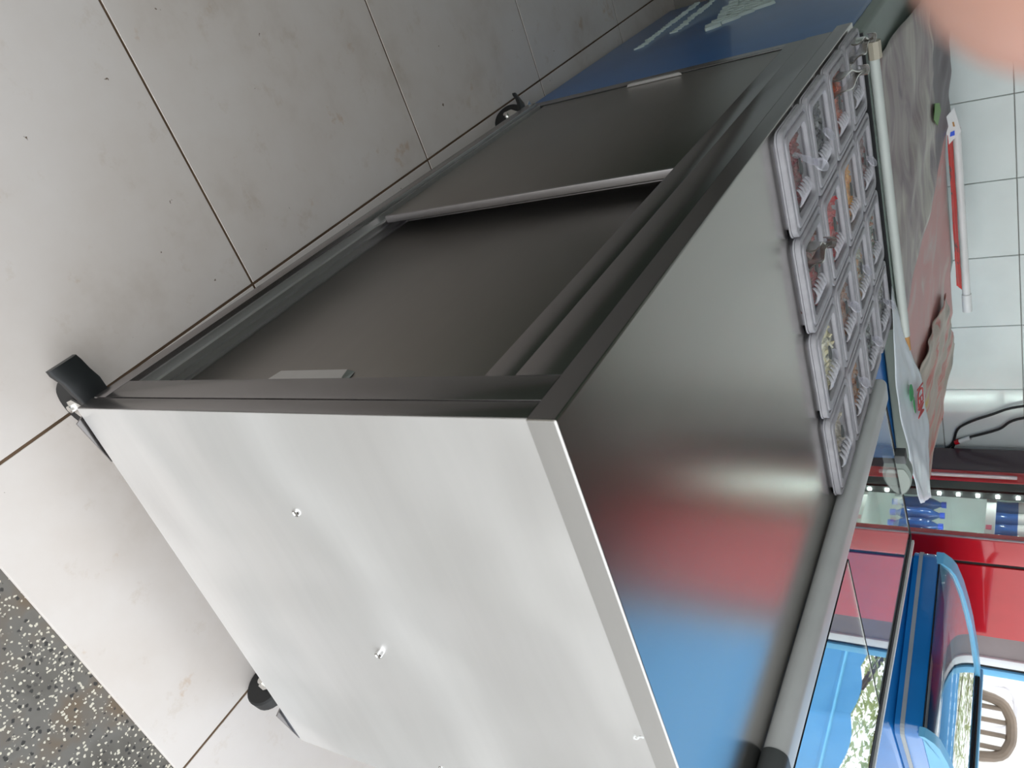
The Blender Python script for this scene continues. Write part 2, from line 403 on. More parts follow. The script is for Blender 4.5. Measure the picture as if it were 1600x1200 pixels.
side = finish('side_panel', bm, STEEL_SIDE, counter, smooth=True)
for sx, sz in ((0.1433, 0.4655), (0.3867, 0.4684), (0.6247, 0.4676)):
    bm = bmesh.new(); M = Matrix.Translation((sx, -0.0015, sz)) @ Matrix.Rotation(math.pi / 2, 4, 'X')
    lathe(bm, [(0.0001, -0.006), (0.0052, -0.006), (0.0056, 0.0015), (0.0048, 0.0032), (0.0034, 0.0036), (0.0026, 0.0024), (0.0001, 0.0022)], 14, M)
    finish('rivet', bm, RIVET, side, smooth=True)
tube('thread_scrap', path_interp([(0.410, -0.006, 0.842), (0.409, -0.006, 0.838), (0.413, -0.007, 0.834), (0.411, -0.008, 0.831), (0.408, -0.007, 0.833)], 5), 0.0010, WHITEP, side, n=6)
# frame around the doors
fr = STEEL_FRAME
box('corner_post', 0.0, 0.009, -0.0005, 0.0243, ZB, 0.8405, fr, counter, bev=0.0012)
box('frame_stile', 0.0, 0.03, 0.0262, 0.0665, 0.150, 0.8405, fr, counter, bev=0.0010)
box('frame_stile', 0.0105, 0.03, 1.324, LEN, ZB, 0.8405, fr, counter, bev=0.0010)
box('door_gap_seal', 0.0110, 0.03, 1.3185, 1.3235, 0.150, 0.790, GASKET, counter)
box('upper_rail', 0.0, 0.03, 0.0668, 1.3178, 0.7905, 0.8405, fr, counter, bev=0.0012)
box('lower_strip_of_rail', 0.0025, 0.03, 0.0668, 1.3178, 0.752, 0.7885, fr, counter, bev=0.0012)
box('bottom_rail', 0.0, 0.04, 0.0262, 1.3178, ZB, 0.149, fr, counter, bev=0.0015)
# sill with two running tracks
bm = bmesh.new()
bm_box(bm, 0.008, 0.074, 0.0675, 1.3175, 0.1495, 0.156)
for xx in (0.018, 0.030, 0.042): bm_box(bm, xx, xx + 0.0022, 0.0675, 1.3175, 0.156, 0.166)
finish('door_track', bm, STEEL_EDGE, counter)
def door(x0, y0, y1, edge_y, flip):
    d = None
    bm = bmesh.new(); bm_box(bm, x0, x0 + 0.011, y0, y1, 0.166, 0.768)
    bmesh.ops.bevel(bm, geom=bm.edges[:], offset=0.0022, segments=2, affect='EDGES', profile=0.5)
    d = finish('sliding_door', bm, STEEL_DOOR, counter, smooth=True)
    return d
d1 = door(0.044, 0.055, 0.70, 0.07, False)
d2 = door(0.012, 0.652, 1.318, 1.3, True)
box('edge_strip', 0.0105, 0.0245, 0.6445, 0.6515, 0.166, 0.768, STEEL_DULL, d2, bev=0.002)
box('edge_strip', 0.0425, 0.056, 0.701, 0.707, 0.166, 0.768, STEEL_DULL, d1, bev=0.002)
def pull(name_parent, x, y0, y1, z0, z1):
    # folded finger pull: sloping lip and small end cheeks
    bm = bmesh.new()
    rings(bm, [[Vector((x - 0.001, yy, zz)) for yy, zz in ((y0, z0), (y1, z0 + 0.006), (y1, z1 - 0.006), (y0, z1))],
               [Vector((x - 0.007, yy, zz)) for yy, zz in ((y0, z0 + 0.004), (y1 - 0.004, z0 + 0.012), (y1 - 0.004, z1 - 0.012), (y0, z1 - 0.004))]])
    h = finish('pull_handle', bm, STEEL_EDGE, name_parent)
    return h
pull(d1, 0.044, 0.118, 0.148, 0.350, 0.497)
pull(d2, 0.012, 1.300, 1.316, 0.398, 0.530)
# casters
def caster(x, y, ang, brake=True, plate=None):
    Mt = Matrix.Translation((x, y, 0)) @ Matrix.Rotation(ang, 4, 'Z')
    bm = bmesh.new()
    bm_box(bm, -0.045, 0.045, -0.04, 0.04, 0.115, 0.1198, M=Mt)               # mounting plate
    lathe(bm, [(0.001, 0.098), (0.026, 0.098), (0.030, 0.106), (0.028, 0.1152), (0.001, 0.1152)], 20, Mt)  # swivel head
    for s in (-1, 1):                                                           # fork cheeks
        pts = [(-0.018, 0.099), (0.026, 0.099), (0.050, 0.052), (0.046, 0.036), (0.034, 0.034), (0.018, 0.050)]
        y0, y1 = (0.0165, 0.0195) if s > 0 else (-0.0195, -0.0165)
        rings(bm, [[Mt @ Vector((u, y0, v)) for u, v in pts], [Mt @ Vector((u, y1, v)) for u, v in pts]])
    c = finish('caster', bm, STEEL_BRIGHT, counter)
    if plate is not None:
        prism('mounting_plate', [(plate + u, v) for u, v in ((0.012, 0.010), (0.020, -0.010), (0.092, 0.0005), (0.092, 0.010))], lambda u, v, d: (u, v, d), STEEL_FRAME, c, 0.1115, 0.1145)
    bm = bmesh.new(); MW = Mt @ Matrix.Translation((0.036, 0, 0.0402)) @ Matrix.Rotation(math.pi / 2, 4, 'X')
    lathe(bm, [(0.010, -0.0135), (0.030, -0.0125), (0.037, -0.0130), (0.0400, -0.0095), (0.0400, 0.0095), (0.037, 0.0130), (0.030, 0.0125), (0.010, 0.0135)], 28, MW)
    finish('wheel', bm, RUBBER, c, smooth=True)
    bm = bmesh.new()
    lathe(bm, [(0.001, -0.024), (0.006, -0.024), (0.0065, -0.0195), (0.004, -0.0193), (0.004, 0.0193), (0.0075, 0.0195), (0.0075, 0.025), (0.001, 0.0255)], 12, MW)
    finish('axle_bolt', bm, STEEL_BRIGHT, c, smooth=True)
    if brake:
        prof = [(0.026, 0.088, 0.019), (0.045, 0.085, 0.0205), (0.062, 0.080, 0.0225), (0.078, 0.071, 0.0215), (0.092, 0.060, 0.0235), (0.1, 0.056, 0.0225)]
        bm = bmesh.new()
        rs = [[Mt @ Vector((u, yy, zz)) for yy, zz in ((-hw, v - 0.011), (hw, v - 0.011), (hw, v - 0.002), (hw - 0.003, v), (-hw + 0.003, v), (-hw, v - 0.002))] for u, v, hw in prof]
        rings(bm, rs); bmesh.ops.bevel(bm, geom=[e for e in bm.edges if e.is_boundary is False and len(e.link_faces) == 2 and e.calc_face_angle(0) > 0.9], offset=0.0015, segments=2, affect='EDGES')
        finish('brake_pedal', bm, BLACK, c, smooth=True)
    return c
caster(0.056, 0.047, math.radians(181), plate=0.0)
caster(0.622, 0.074, math.radians(-75), False, plate=0.605)
caster(0.052, LEN - 0.045, math.radians(125))
caster(0.640, LEN - 0.055, math.radians(60), False)

# ================================================================== PANS, LIDS AND FOOD
PX, PY = 0.1665, 0.1605; LX0, LY0 = 0.0015, 0.692
LIDZ = 0.881
WELL = None
bm = bmesh.new()   # steel well lining
vs = [[(HX0 + 0.001, HY0 + 0.001), (HX1 - 0.001, HY0 + 0.001), (HX1 - 0.001, HY1 - 0.001), (HX0 + 0.001, HY1 - 0.001)]]
rings(bm, [[Vector((x, y, 0.866)) for x, y in vs[0]], [Vector((x, y, 0.842)) for x, y in vs[0]]], cap0=False, cap1=True)
finish('well_lining', bm, STEEL_EDGE, counter)

def make_lid_mesh():
    lw, lh = PX - 0.004, PY - 0.004
    bm = bmesh.new()
    top = [(0.0, -0.003, 0.018), (0.0, 0.0040, 0.018), (0.0012, 0.0052, 0.017), (0.0070, 0.0052, 0.015), (0.0080, 0.0036, 0.014), (0.0105, 0.0036, 0.013),
           (0.0115, 0.0066, 0.012), (0.0130, 0.0072, 0.012), (0.0205, 0.0072, 0.012), (0.0220, 0.0064, 0.013), (0.0236, 0.0015, 0.013)]
    rs = [[Vector((x, y, z)) for x, y in rrect(lw - 2 * i, lh - 2 * i, r, 4)] for i, z, r in top]
    bot = [(0.0, -0.003, 0.018), (0.002, -0.003, 0.014), (0.0026, 0.0022, 0.013), (0.0066, 0.0022, 0.013), (0.0075, 0.0008, 0.012), (0.0115, 0.0008, 0.011),
           (0.0140, 0.0048, 0.011), (0.0196, 0.0048, 0.011), (0.0226, -0.0005, 0.013)]
    rb = [[Vector((x, y, z)) for x, y in rrect(lw - 2 * i, lh - 2 * i, r, 4)] for i, z, r in bot]
    vt = rings(bm, rs, cap0=False, cap1=False)
    vb = rings(bm, rb, cap0=False, cap1=False)
    bmesh.ops.remove_doubles(bm, verts=bm.verts[:], dist=1e-6)
    # recessed floor with the drop-shaped spoon notch
    def drop(z):
        pts = []
        for k in range(14):
            a = 2 * math.pi * k / 14; r = 0.0105
            x = 0.004 + (0.026 if math.cos(a) < -0.5 else r) * math.cos(a) * (1.0); y = 0.012 + r * math.sin(a) * (0.55 if math.cos(a) < -0.5 else 1)
            pts.append(Vector((x, y, z)))
        return [bm.verts.new(p) for p in pts]
    dt, db = drop(0.0015), drop(-0.0005)
    n = len(dt)
    et = [bm.edges.new((dt[k], dt[(k + 1) % n])) for k in range(n)]; eb = [bm.edges.new((db[k], db[(k + 1) % n])) for k in range(n)]
    bm.verts.ensure_lookup_table()
    def loop_edges(z, es):
        return [e for e in bm.edges if e.is_boundary and abs(e.verts[0].co.z - z) < 1e-5 and abs(e.verts[1].co.z - z) < 1e-5] + es
    bmesh.ops.triangle_fill(bm, edges=list(set(loop_edges(0.0015, et))), use_beauty=True)
    bmesh.ops.triangle_fill(bm, edges=list(set(loop_edges(-0.0005, eb))), use_beauty=True)
    for k in range(n): bm.faces.new((dt[k], dt[(k + 1) % n], db[(k + 1) % n], db[k]))
    for f in bm.faces:
        if all(v.co.z < 0.0020 and abs(v.co.x) < lw / 2 - 0.0215 and abs(v.co.y) < lh / 2 - 0.0215 for v in f.verts): f.material_index = 1
    return bm
def make_grip():
    bm = bmesh.new()   # fluted finger grip moulded across the recess
    n = 5
    for k in range(n):
        y = -0.027 + 0.054 * k / (n - 1)
        rs = []
        for x, z, r in ((0.0205, 0.0014, 0.0030), (0.0255, 0.0055, 0.0036), (0.034, 0.0080, 0.0038), (0.0425, 0.0055, 0.0036), (0.0485, 0.0014, 0.0030)):
            rs.append([Vector((x, y + r * math.cos(a), z + r * 0.8 * math.sin(a))) for a in [2 * math.pi * t / 7 for t in range(7)]])
        rings(bm, rs)
    return bm
def make_notch_shade():  # dark drop filling the notch, paints the shade of the pan below
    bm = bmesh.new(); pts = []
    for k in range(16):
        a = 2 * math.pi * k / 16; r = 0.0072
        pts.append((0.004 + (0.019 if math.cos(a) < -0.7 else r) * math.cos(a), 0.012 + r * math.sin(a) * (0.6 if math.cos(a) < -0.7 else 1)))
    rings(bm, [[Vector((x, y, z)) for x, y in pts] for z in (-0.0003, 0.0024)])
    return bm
def make_pan():
    bm = bmesh.new(); w_, h_ = PX - 0.003, PY - 0.003
    rs = [(w_, h_, -0.0062, 0.016), (w_, h_, -0.0036, 0.016), (w_ - 0.02, h_ - 0.02, -0.0040, 0.012), (w_ - 0.026, h_ - 0.026, -0.030, 0.012), (w_ - 0.026, h_ - 0.026, -0.0315, 0.012),
          (w_ - 0.022, h_ - 0.022, -0.0062, 0.012), (w_, h_, -0.0062, 0.016)]
    rr = [[Vector((x, y, z)) for x, y in rrect(a, b, r, 4)] for a, b, z, r in rs]
    vr = rings(bm, rr[:4], cap0=False, cap1=True)
    v2 = rings(bm, [rr[4], rr[5], rr[6]], cap0=True, cap1=False)
    bmesh.ops.remove_doubles(bm, verts=bm.verts[:], dist=1e-6)
    return bm
# the food in each pan: (name, description, colours, shape)
FOODS = {
 (0, 0): ('kidney_beans', 'dark red beans', [(0.16, 0.008, 0.012), (0.22, 0.02, 0.02)], 'bean'),
 (0, 1): ('black_olives', 'dark olives', [(0.012, 0.012, 0.03), (0.03, 0.025, 0.03)], 'ball'),
 (0, 2): ('tomato_pieces', 'orange-red tomato', [(0.45, 0.07, 0.01), (0.25, 0.03, 0.01)], 'chunk'),
 (0, 3): ('chopped_mushrooms', 'pale grey mushrooms', [(0.42, 0.37, 0.30), (0.3, 0.25, 0.2)], 'chunk'),
 (1, 0): ('smoked_meat', 'dark reddish meat', [(0.16, 0.06, 0.04), (0.30, 0.04, 0.04)], 'strip'),
 (1, 1): ('red_peppers', 'bright red peppers', [(0.62, 0.008, 0.01), (0.45, 0.01, 0.012)], 'strip'),
 (1, 2): ('sweetcorn', 'orange-yellow sweetcorn', [(0.85, 0.38, 0.01), (0.75, 0.28, 0.01)], 'ball'),
 (1, 3): ('beetroot', 'brown-red beetroot', [(0.20, 0.03, 0.02), (0.12, 0.02, 0.02)], 'chunk'),
 (2, 0): ('sliced_onion', 'pale yellow sliced onion', [(0.75, 0.68, 0.40), (0.80, 0.78, 0.62)], 'strip'),
 (2, 1): ('fried_bacon', 'brown bacon bits', [(0.32, 0.12, 0.05), (0.22, 0.09, 0.05)], 'chunk'),
 (2, 2): ('mixed_pickles', 'greyish orange pickles', [(0.38, 0.18, 0.06), (0.30, 0.30, 0.22)], 'chunk'),
 (2, 3): ('cucumber', 'green and white cucumber', [(0.08, 0.14, 0.07), (0.45, 0.46, 0.40), (0.30, 0.10, 0.04)], 'strip'),
 (3, 0): ('grated_cheese', 'pale grated cheese', [(0.66, 0.60, 0.46), (0.6, 0.55, 0.48)], 'strip'),
 (3, 1): ('minced_meat', 'orange-brown minced meat', [(0.48, 0.17, 0.02), (0.35, 0.12, 0.03)], 'ball'),
 (3, 2): ('olive_rings', 'black olive pieces', [(0.012, 0.010, 0.012), (0.03, 0.025, 0.025)], 'ball'),
 (3, 3): ('aubergine', 'dark aubergine cubes', [(0.03, 0.02, 0.03), (0.16, 0.14, 0.12)], 'chunk'),
}
COLW = ['door-side row', 'second row in', 'third row in', 'row beside the rail']
ROWW = ['first from bare worktop', 'second from bare worktop', 'third from bare worktop', 'last from bare worktop']
def piece(bm, c, kind, s, mi):
    r = random.random
    R3 = Matrix.Rotation(r() * 6.28, 4, 'Z') @ Matrix.Rotation((r() - 0.5) * 1.4, 4, 'X') @ Matrix.Rotation((r() - 0.5) * 1.4, 4, 'Y')
    Mx = Matrix.Translation(c) @ R3
    if kind == 'strip':
        n = 5; rs = []
        Lg = s * (1.4 + r())
        cur = (r() - 0.5) * 1.5
        for k in range(n):
            t = k / (n - 1) - 0.5
            rs.append([Mx @ Vector((Lg * t, cur * Lg * t * t + a, b)) for a, b in ((-s * .28, -s * .12), (s * .28, -s * .12), (s * .28, s * .12), (-s * .28, s * .12))])
        rings(bm, rs, mi=mi)
    else:
        before = set(bm.faces)
        if kind == 'chunk':
            bm_box(bm, -s * .5, s * .5, -s * .38, s * .38, -s * .32, s * .32, mi, Mx)
        else:
            sc = Matrix.Diagonal((s * .5, s * .5 * (0.6 if kind == 'bean' else 1), s * .45, 1))
            bmesh.ops.create_icosphere(bm, subdivisions=1, radius=1, matrix=Mx @ sc)
            for f in bm.faces:
                if f not in before: f.material_index = mi; f.smooth = True
lid_me = grip_me = pan_me = None
fmats = {}
for (i, j), (nm, desc, cols, kind) in FOODS.items():
    cxp, cyp = LX0 + PX * (i + 0.5), LY0 + PY * (j + 0.5)
    where = f'{COLW[i]}, {ROWW[j]}'
    # pan
    if pan_me is None:
        p = finish('food_pan', make_pan(), LIDRIM, None, smooth=True, loc=(cxp, cyp, LIDZ)); pan_me = p.data
    else:
        p = bpy.data.objects.new('food_pan', pan_me); p.location = (cxp, cyp, LIDZ); COL.objects.link(p)
    tag(p, f'clear pan of {desc}, {where}', 'pan', 'clear food pans sunk in the worktop')
    # food
    bm = bmesh.new(); mm = []
    for c in cols:
        kk = tuple(c)
        if kk not in fmats: fmats[kk] = plain(f'{nm}_colour', c, 0.35, vary=0.2)
        mm.append(fmats[kk])
    top = -0.0120 if (i, j) not in ((3, 0), (0, 3)) else -0.018
    Nn = 130 if kind == 'strip' else 170
    for k in range(Nn):
        x = (random.random() - 0.5) * (PX - 0.046); y = (random.random() - 0.5) * (PY - 0.046)
        mound = 0.005 * (1 - (x / 0.07) ** 2) * (1 - (y / 0.07) ** 2)
        piece(bm, Vector((x, y, top - 0.003 + mound + 0.003 * random.random())), kind, 0.010 + 0.005 * random.random(), random.randrange(len(mm)))
    rr = [[Vector((x, y, z)) for x, y in rrect(PX - 0.034, PY - 0.034, 0.01, 3)] for z in (-0.0293, top - 0.001)]
    rings(bm, rr)
    fo = finish(nm, bm, mm, None, loc=(cxp, cyp, LIDZ))
    tag(fo, f'{desc} in a clear pan, {where}', 'food', 'food in the worktop pans', 'stuff')
    # lid
    if lid_me is None:
        l = finish('pan_lid', make_lid_mesh(), [LIDRIM, LIDCLEAR], None, smooth=True, loc=(cxp, cyp, LIDZ)); lid_me = l.data
        g = finish('finger_grip', make_grip(), RIBS, l, smooth=True, loc=(cxp, cyp, LIDZ)); grip_me = g.data
        h = finish('notch_shade', make_notch_shade(), DARKGREY, l, loc=(cxp, cyp, LIDZ)); notch_shade_me = h.data
    else:
        l = bpy.data.objects.new('pan_lid', lid_me); l.location = (cxp, cyp, LIDZ); COL.objects.link(l)
        g = bpy.data.objects.new('finger_grip', grip_me); COL.objects.link(g); g.parent = l
        h = bpy.data.objects.new('notch_shade', notch_shade_me); COL.objects.link(h); h.parent = l
    tag(l, f'clear plastic lid over {desc}, {where}', 'lid', 'clear lids on the worktop pans')
for g0 in [o for o in bpy.data.objects if o.name in ('finger_grip', 'notch_shade')]:
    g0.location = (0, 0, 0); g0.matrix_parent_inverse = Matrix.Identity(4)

def spoon(i, j, desc, dx=-0.018, dy=0.0, ang=0.3, tilt=0.5, length=0.075):
    """clear plastic serving spoon: handle sticking out of the lid with a flat round end"""
    bx_, by_ = LX0 + PX * (i + 0.5) + dx, LY0 + PY * (j + 0.5) + dy
    o = empty('serving_spoon', (bx_, by_, LIDZ - 0.016), label=desc, cat='spoon', group='clear spoons standing in the pans')
    Mx = Matrix.Translation((bx_, by_, LIDZ - 0.016)) @ Matrix.Rotation(ang, 4, 'Z') @ Matrix.Rotation(-tilt, 4, 'Y')
    bm = bmesh.new(); rs = []
    for k in range(9):
        t = k / 8; x = length * t; hw = 0.0035 + 0.002 * t
        rs.append([Mx @ Vector((x, yy, zz)) for yy, zz in ((-hw, -0.0012), (hw, -0.0012), (hw, 0.0012), (-hw, 0.0012))])
    rings(bm, rs); finish('handle', bm, SPOONM, o)
    bm = bmesh.new(); M2 = Mx @ Matrix.Translation((length + 0.007, 0, 0)) @ Matrix.Diagonal((1.15, 1, 1, 1))
    lathe(bm, [(0.0005, -0.0018), (0.009, -0.0018), (0.0115, 0.0005), (0.0105, 0.0022), (0.0085, 0.0008), (0.0005, 0.0008)], 18, M2)
    finish('grip_disc', bm, SPOONM, o, smooth=True)
    bm = bmesh.new(); M3 = Mx @ Matrix.Translation((-0.004, 0, 0)) @ Matrix.Rotation(tilt, 4, 'Y')
    lathe(bm, [(0.0005, -0.004), (0.008, -0.0028), (0.0125, 0.0018), (0.0115, 0.0022), (0.0075, -0.0016), (0.0005, -0.0026)], 16, M3)
    finish('bowl', bm, SPOONM, o, smooth=True)
    return o
spoon(0, 0, 'clear round-ended spoon standing in the dark red beans', -0.030, 0.006, 0.6, 0.75, 0.055)
spoon(0, 1, 'clear round-ended spoon standing in the dark olives', -0.030, 0.004, 0.35, 0.6, 0.040)
spoon(1, 3, 'clear spoon standing in the brown-red beetroot', -0.030, 0.004, 0.4, 0.6, 0.042)
spoon(2, 1, 'clear spoon standing in the brown bacon bits', -0.032, 0.004, 0.5, 0.6, 0.044)
spoon(2, 2, 'clear spoon standing in the greyish orange pickles', -0.030, 0.004, 0.4, 0.55, 0.040)
spoon(3, 1, 'clear spoon standing in the orange-brown minced meat', -0.030, 0.004, 0.5, 0.6, 0.042)
spoon(3, 2, 'clear spoon standing in the black olive pieces', -0.028, 0.004, 0.5, 0.6, 0.042)
spoon(3, 3, 'clear round-ended spoon standing in the dark aubergine cubes', -0.03, 0.004, 0.4, 0.7, 0.045)
spoon(2, 0, 'clear spoon with a bluish handle in the sliced onion', -0.004, 0.010, 0.9, 0.35, 0.035)
def tongs(i, j, desc, ang, dx=0, dy=0, tilt=0.25, length=0.135):
    bx_, by_ = LX0 + PX * (i + 0.5) + dx, LY0 + PY * (j + 0.5) + dy
    o = empty('tongs', (bx_, by_, LIDZ), label=desc, cat='tongs', group='steel tongs lying on the lids')
    Mx = Matrix.Translation((bx_, by_, LIDZ + 0.002)) @ Matrix.Rotation(ang, 4, 'Z') @ Matrix.Rotation(-tilt, 4, 'Y')
    for s in (-1, 1):
        bm = bmesh.new(); rs = []
        for k in range(13):
            t = k / 12; x = -length * 0.5 + length * t
            y = s * (0.014 * (1 - t) ** 0.8 + 0.003 - 0.004 * math.sin(t * 9)); hw = 0.0085 - 0.0025 * math.cos(t * 7); zz = 0.003 * math.sin(t * 6) + 0.012
            rs.append([Mx @ Vector((x, y + b * 0.35 * s, zz + a)) for a, b in ((-hw, -0.0035), (hw, -0.0035), (hw, 0.0035), (-hw, 0.0035))])
        rings(bm, rs); finish('arm', bm, STEEL_BRIGHT, o, smooth=True)
    bm = bmesh.new(); rs = []
    for k in range(9):
        a = -math.pi / 2 + math.pi * k / 8
        x = length * 0.5 + 0.010 * math.cos(a); y = 0.008 * math.sin(a)
        rs.append([Mx @ Vector((x + e * math.cos(a), y + e * math.sin(a), 0.012 + z)) for z, e in ((-0.008, 0), (0.008, 0), (0.008, 0.0015), (-0.008, 0.0015))])
    rings(bm, rs); finish('spring_bend', bm, STEEL_BRIGHT, o, smooth=True)
    return o
tongs(0, 2, 'long steel tongs lying across the orange-red tomato lid', 1.5, -0.035, 0.022, 0.22, 0.15)
tongs(0, 3, 'steel tongs at the far end by the mushrooms lid', 1.62, -0.055, 0.024, 0.30, 0.085)
tongs(1, 0, 'short steel tongs in the dark reddish meat', 1.5, -0.040, -0.020, 0.30, 0.075)

# ================================================================== GLASS SHELF WITH ALUMINIUM RAIL
shelf = empty('glass_shelf', (0.95, 0.6, H), label='glass serving shelf with grey aluminium rail along the counter', cat='shelf')
sec = [(x, z) for x, z in rrect(0.060, 0.034, 0.016, 6)]
bm = bmesh.new(); rs = []
for y, s in ((1.108, 0.25), (1.106, 0.6), (1.098, 0.88), (1.086, 1.0), (0.175, 1.0)):
    rs.append([Vector((0.7005 + x * s, y, 0.8885 + z * s)) for x, z in sec])
rings(bm, rs); finish('rail', bm, ALU, shelf, smooth=True)
bm = bmesh.new(); rs = []
for y, s in ((0.186, 1.05), (0.180, 1.06), (0.06, 1.06), (0.05, 0.95), (0.048, 0.6)):
    rs.append([Vector((0.7005 + x * s, y, 0.8885 + z * s)) for x, z in sec])
rings(bm, rs); finish('end_cap', bm, DARKGREY, shelf, smooth=True)
def slab(name, q, z0, z1, mat, parent, bev=0):
    bm = bmesh.new(); rings(bm, [[Vector((x, y, z0)) for x, y in q], [Vector((x, y, z1)) for x, y in q]])
    if bev: bmesh.ops.bevel(bm, geom=bm.edges[:], offset=bev, segments=2, affect='EDGES', profile=0.5)
    return finish(name, bm, mat, parent)
def strip_edge(name, p0, p1, wd, z0, z1, mat, parent):
    p0, p1 = Vector(p0), Vector(p1); d = (p1 - p0).normalized(); n = Vector((-d.y, d.x))
    q = [p0, p1, p1 + n * wd, p0 + n * wd]
    return slab(name, [(v.x, v.y) for v in q], z0, z1, mat, parent)
ga, gb, gc, gd = (0.722, 1.100), (1.226, 1.205), (1.246, 0.12), (0.722, 0.12)
slab('glass_pane', [ga, gb, gc, gd], 0.886, 0.894, PANE, shelf)
strip_edge('edge_seal', gb, ga, -0.010, 0.8855, 0.8952, GASKET, shelf)
strip_edge('edge_seal', (gc[0] - 0.02, gc[1]), (gb[0] - 0.02, gb[1]), -0.020, 0.8942, 0.8965, GASKET, shelf)
strip_edge('edge_profile', (1.2475, 0.12), (1.2275, 1.205), -0.010, 0.880, 0.9015, WHITEP, shelf)
# second, smaller pane lying on the first
pa, pb, pc, pd = (0.732, 0.610), (1.172, 0.655), (1.190, 0.12), (0.732, 0.12)
slab('glass_pane', [pa, pb, pc, pd], 0.8945, 0.9035, PANE, shelf)
strip_edge('edge_seal', pb, pa, -0.004, 0.8944, 0.9040, GASKET, shelf)
strip_edge('edge_seal', (1.192, 0.12), (1.174, 0.655), -0.024, 0.8966, 0.9042, GASKET, shelf)
# half-moon bumper clipped on the edge of the glass
ex = Vector(gb) - Vector(ga); ex.normalize(); ey = Vector((-ex.y, ex.x))
def half_moon(name, u0, u1, hgt, d0, d1, mat, par, zb=0.8955):
    pts = [(u0, 0)] + [(u0 + (u1 - u0) * t, hgt * math.sin(math.pi * min(1, 0.16 + 0.84 * t)) ** 0.7 if t < 1 else 0) for t in [k / 10 for k in range(0, 11)]]
    base = Vector(ga)
    return prism(name, pts, lambda u, v, d: (base.x + ex.x * u + ey.x * d, base.y + ex.y * u + ey.y * d, zb + v), mat, par, d0, d1)
GREYGREEN = plain('grey_green_plastic', (0.20, 0.235, 0.21), 0.4)
bum = half_moon('edge_bumper', 0.200, 0.322, 0.029, -0.012, 0.012, GREYGREEN, shelf)
half_moon('bumper_face', 0.225, 0.316, 0.023, -0.0135, -0.0122, plain('pale_grey_plastic', (0.36, 0.40, 0.36), 0.4), bum, 0.8965)
box('bumper_block', 0.0, 0.028, -0.013, 0.013, 0.0, 0.022, DARKGREY, bum, bev=0.002,
    M=Matrix.Translation((ga[0] + ex.x * 0.178, ga[1] + ex.y * 0.178, 0.8955)) @ Matrix.Rotation(math.atan2(ex.y, ex.x), 4, 'Z'))

# ================================================================== BLUE CHEST FREEZER BESIDE THE COUNTER, WITH BANNERS
fz = empty('chest_freezer', (0.6, 2.0, 0), label='dark blue chest freezer with faded white lettering beyond the counter', cat='freezer')
box('cabinet', 0.032, 1.13, 1.402, 2.60, 0.03, 0.845, BLUEP, fz, bev=0.012, seg=3)
box('plinth', 0.06, 1.10, 1.42, 2.57, 0.0, 0.03, BLACK, fz)
box('lid', 0.026, 1.14, 1.396, 2.61, 0.848, 0.884, plain('grey_green_lid', (0.22, 0.27, 0.24), 0.4), fz, bev=0.008, seg=3)
box('dark_gap_strip', 0.03, 0.72, 1.388, 1.3955, 0.842, 0.8825, BLACK, fz)  # black strip added to paint the dark gap between counter and freezer
def squiggle(y0, z0, y1, z1, amp, n, rad, parent, seed):
    rnd = random.Random(seed); pts = []
    for k in range(n + 1):
        t = k / n
        pts.append((0.0305, y0 + (y1 - y0) * t + amp * 0.35 * rnd.uniform(-1, 1), z0 + (z1 - z0) * t + amp * (1 if k % 2 else -1) * rnd.uniform(0.4, 1)))
    return tube('lettering', path_interp(pts, 4), rad, WHITEINK, parent, n=5)
squiggle(1.93, 0.175, 2.58, 0.150, 0.016, 46, 0.0035, fz, 1)
squiggle(2.05, 0.245, 2.60, 0.215, 0.016, 40, 0.0035, fz, 2)
for k in range(4): squiggle(1.93 + 0.05 * k, 0.40 + 0.035 * k, 2.35, 0.36 + 0.04 * k, 0.030, 16, 0.008, fz, 10 + k)

def sheet(name, corners, mat, parent=None, n=30, wav=0.008, seed=0, droop=None, th=0.0015, **k):
    bm = bmesh.new(); c = [Vector(p) for p in corners]; g = []
    uvl = bm.loops.layers.uv.new('UVMap')
    for a in range(n + 1):
        row = []
        for b in range(n + 1):
            u, v = a / n, b / n
            p = c[0] * (1 - u) * (1 - v) + c[1] * u * (1 - v) + c[2] * u * v + c[3] * (1 - u) * v
            p.z += wav * (noise.noise(Vector((u * 4 + seed, v * 3, seed))) + 0.5 * noise.noise(Vector((u * 9, v * 8 + seed, 2))) + 0.4)
            if droop: p = droop(u, v, p)
            row.append((bm.verts.new(p), u, v))
        g.append(row)
    for a in range(n):
        for b in range(n):
            qv = (g[a][b], g[a + 1][b], g[a + 1][b + 1], g[a][b + 1])
            f = bm.faces.new([x[0] for x in qv])
            for l, x in zip(f.loops, qv): l[uvl].uv = (x[1], x[2])
    bm.normal_update()
    if sum(f.normal.z for f in bm.faces) < 0: bmesh.ops.reverse_faces(bm, faces=bm.faces[:])
    o = finish(name, bm, mat, parent, smooth='all', recalc=False)
    md = o.modifiers.new('thickness', 'SOLIDIFY'); md.thickness = th; md.offset = 1
    return tag(o, **k)
def uvsrc(nt):
    t = nt.nodes.new('ShaderNodeUVMap'); t.uv_map = 'UVMap'; return t.outputs[0]
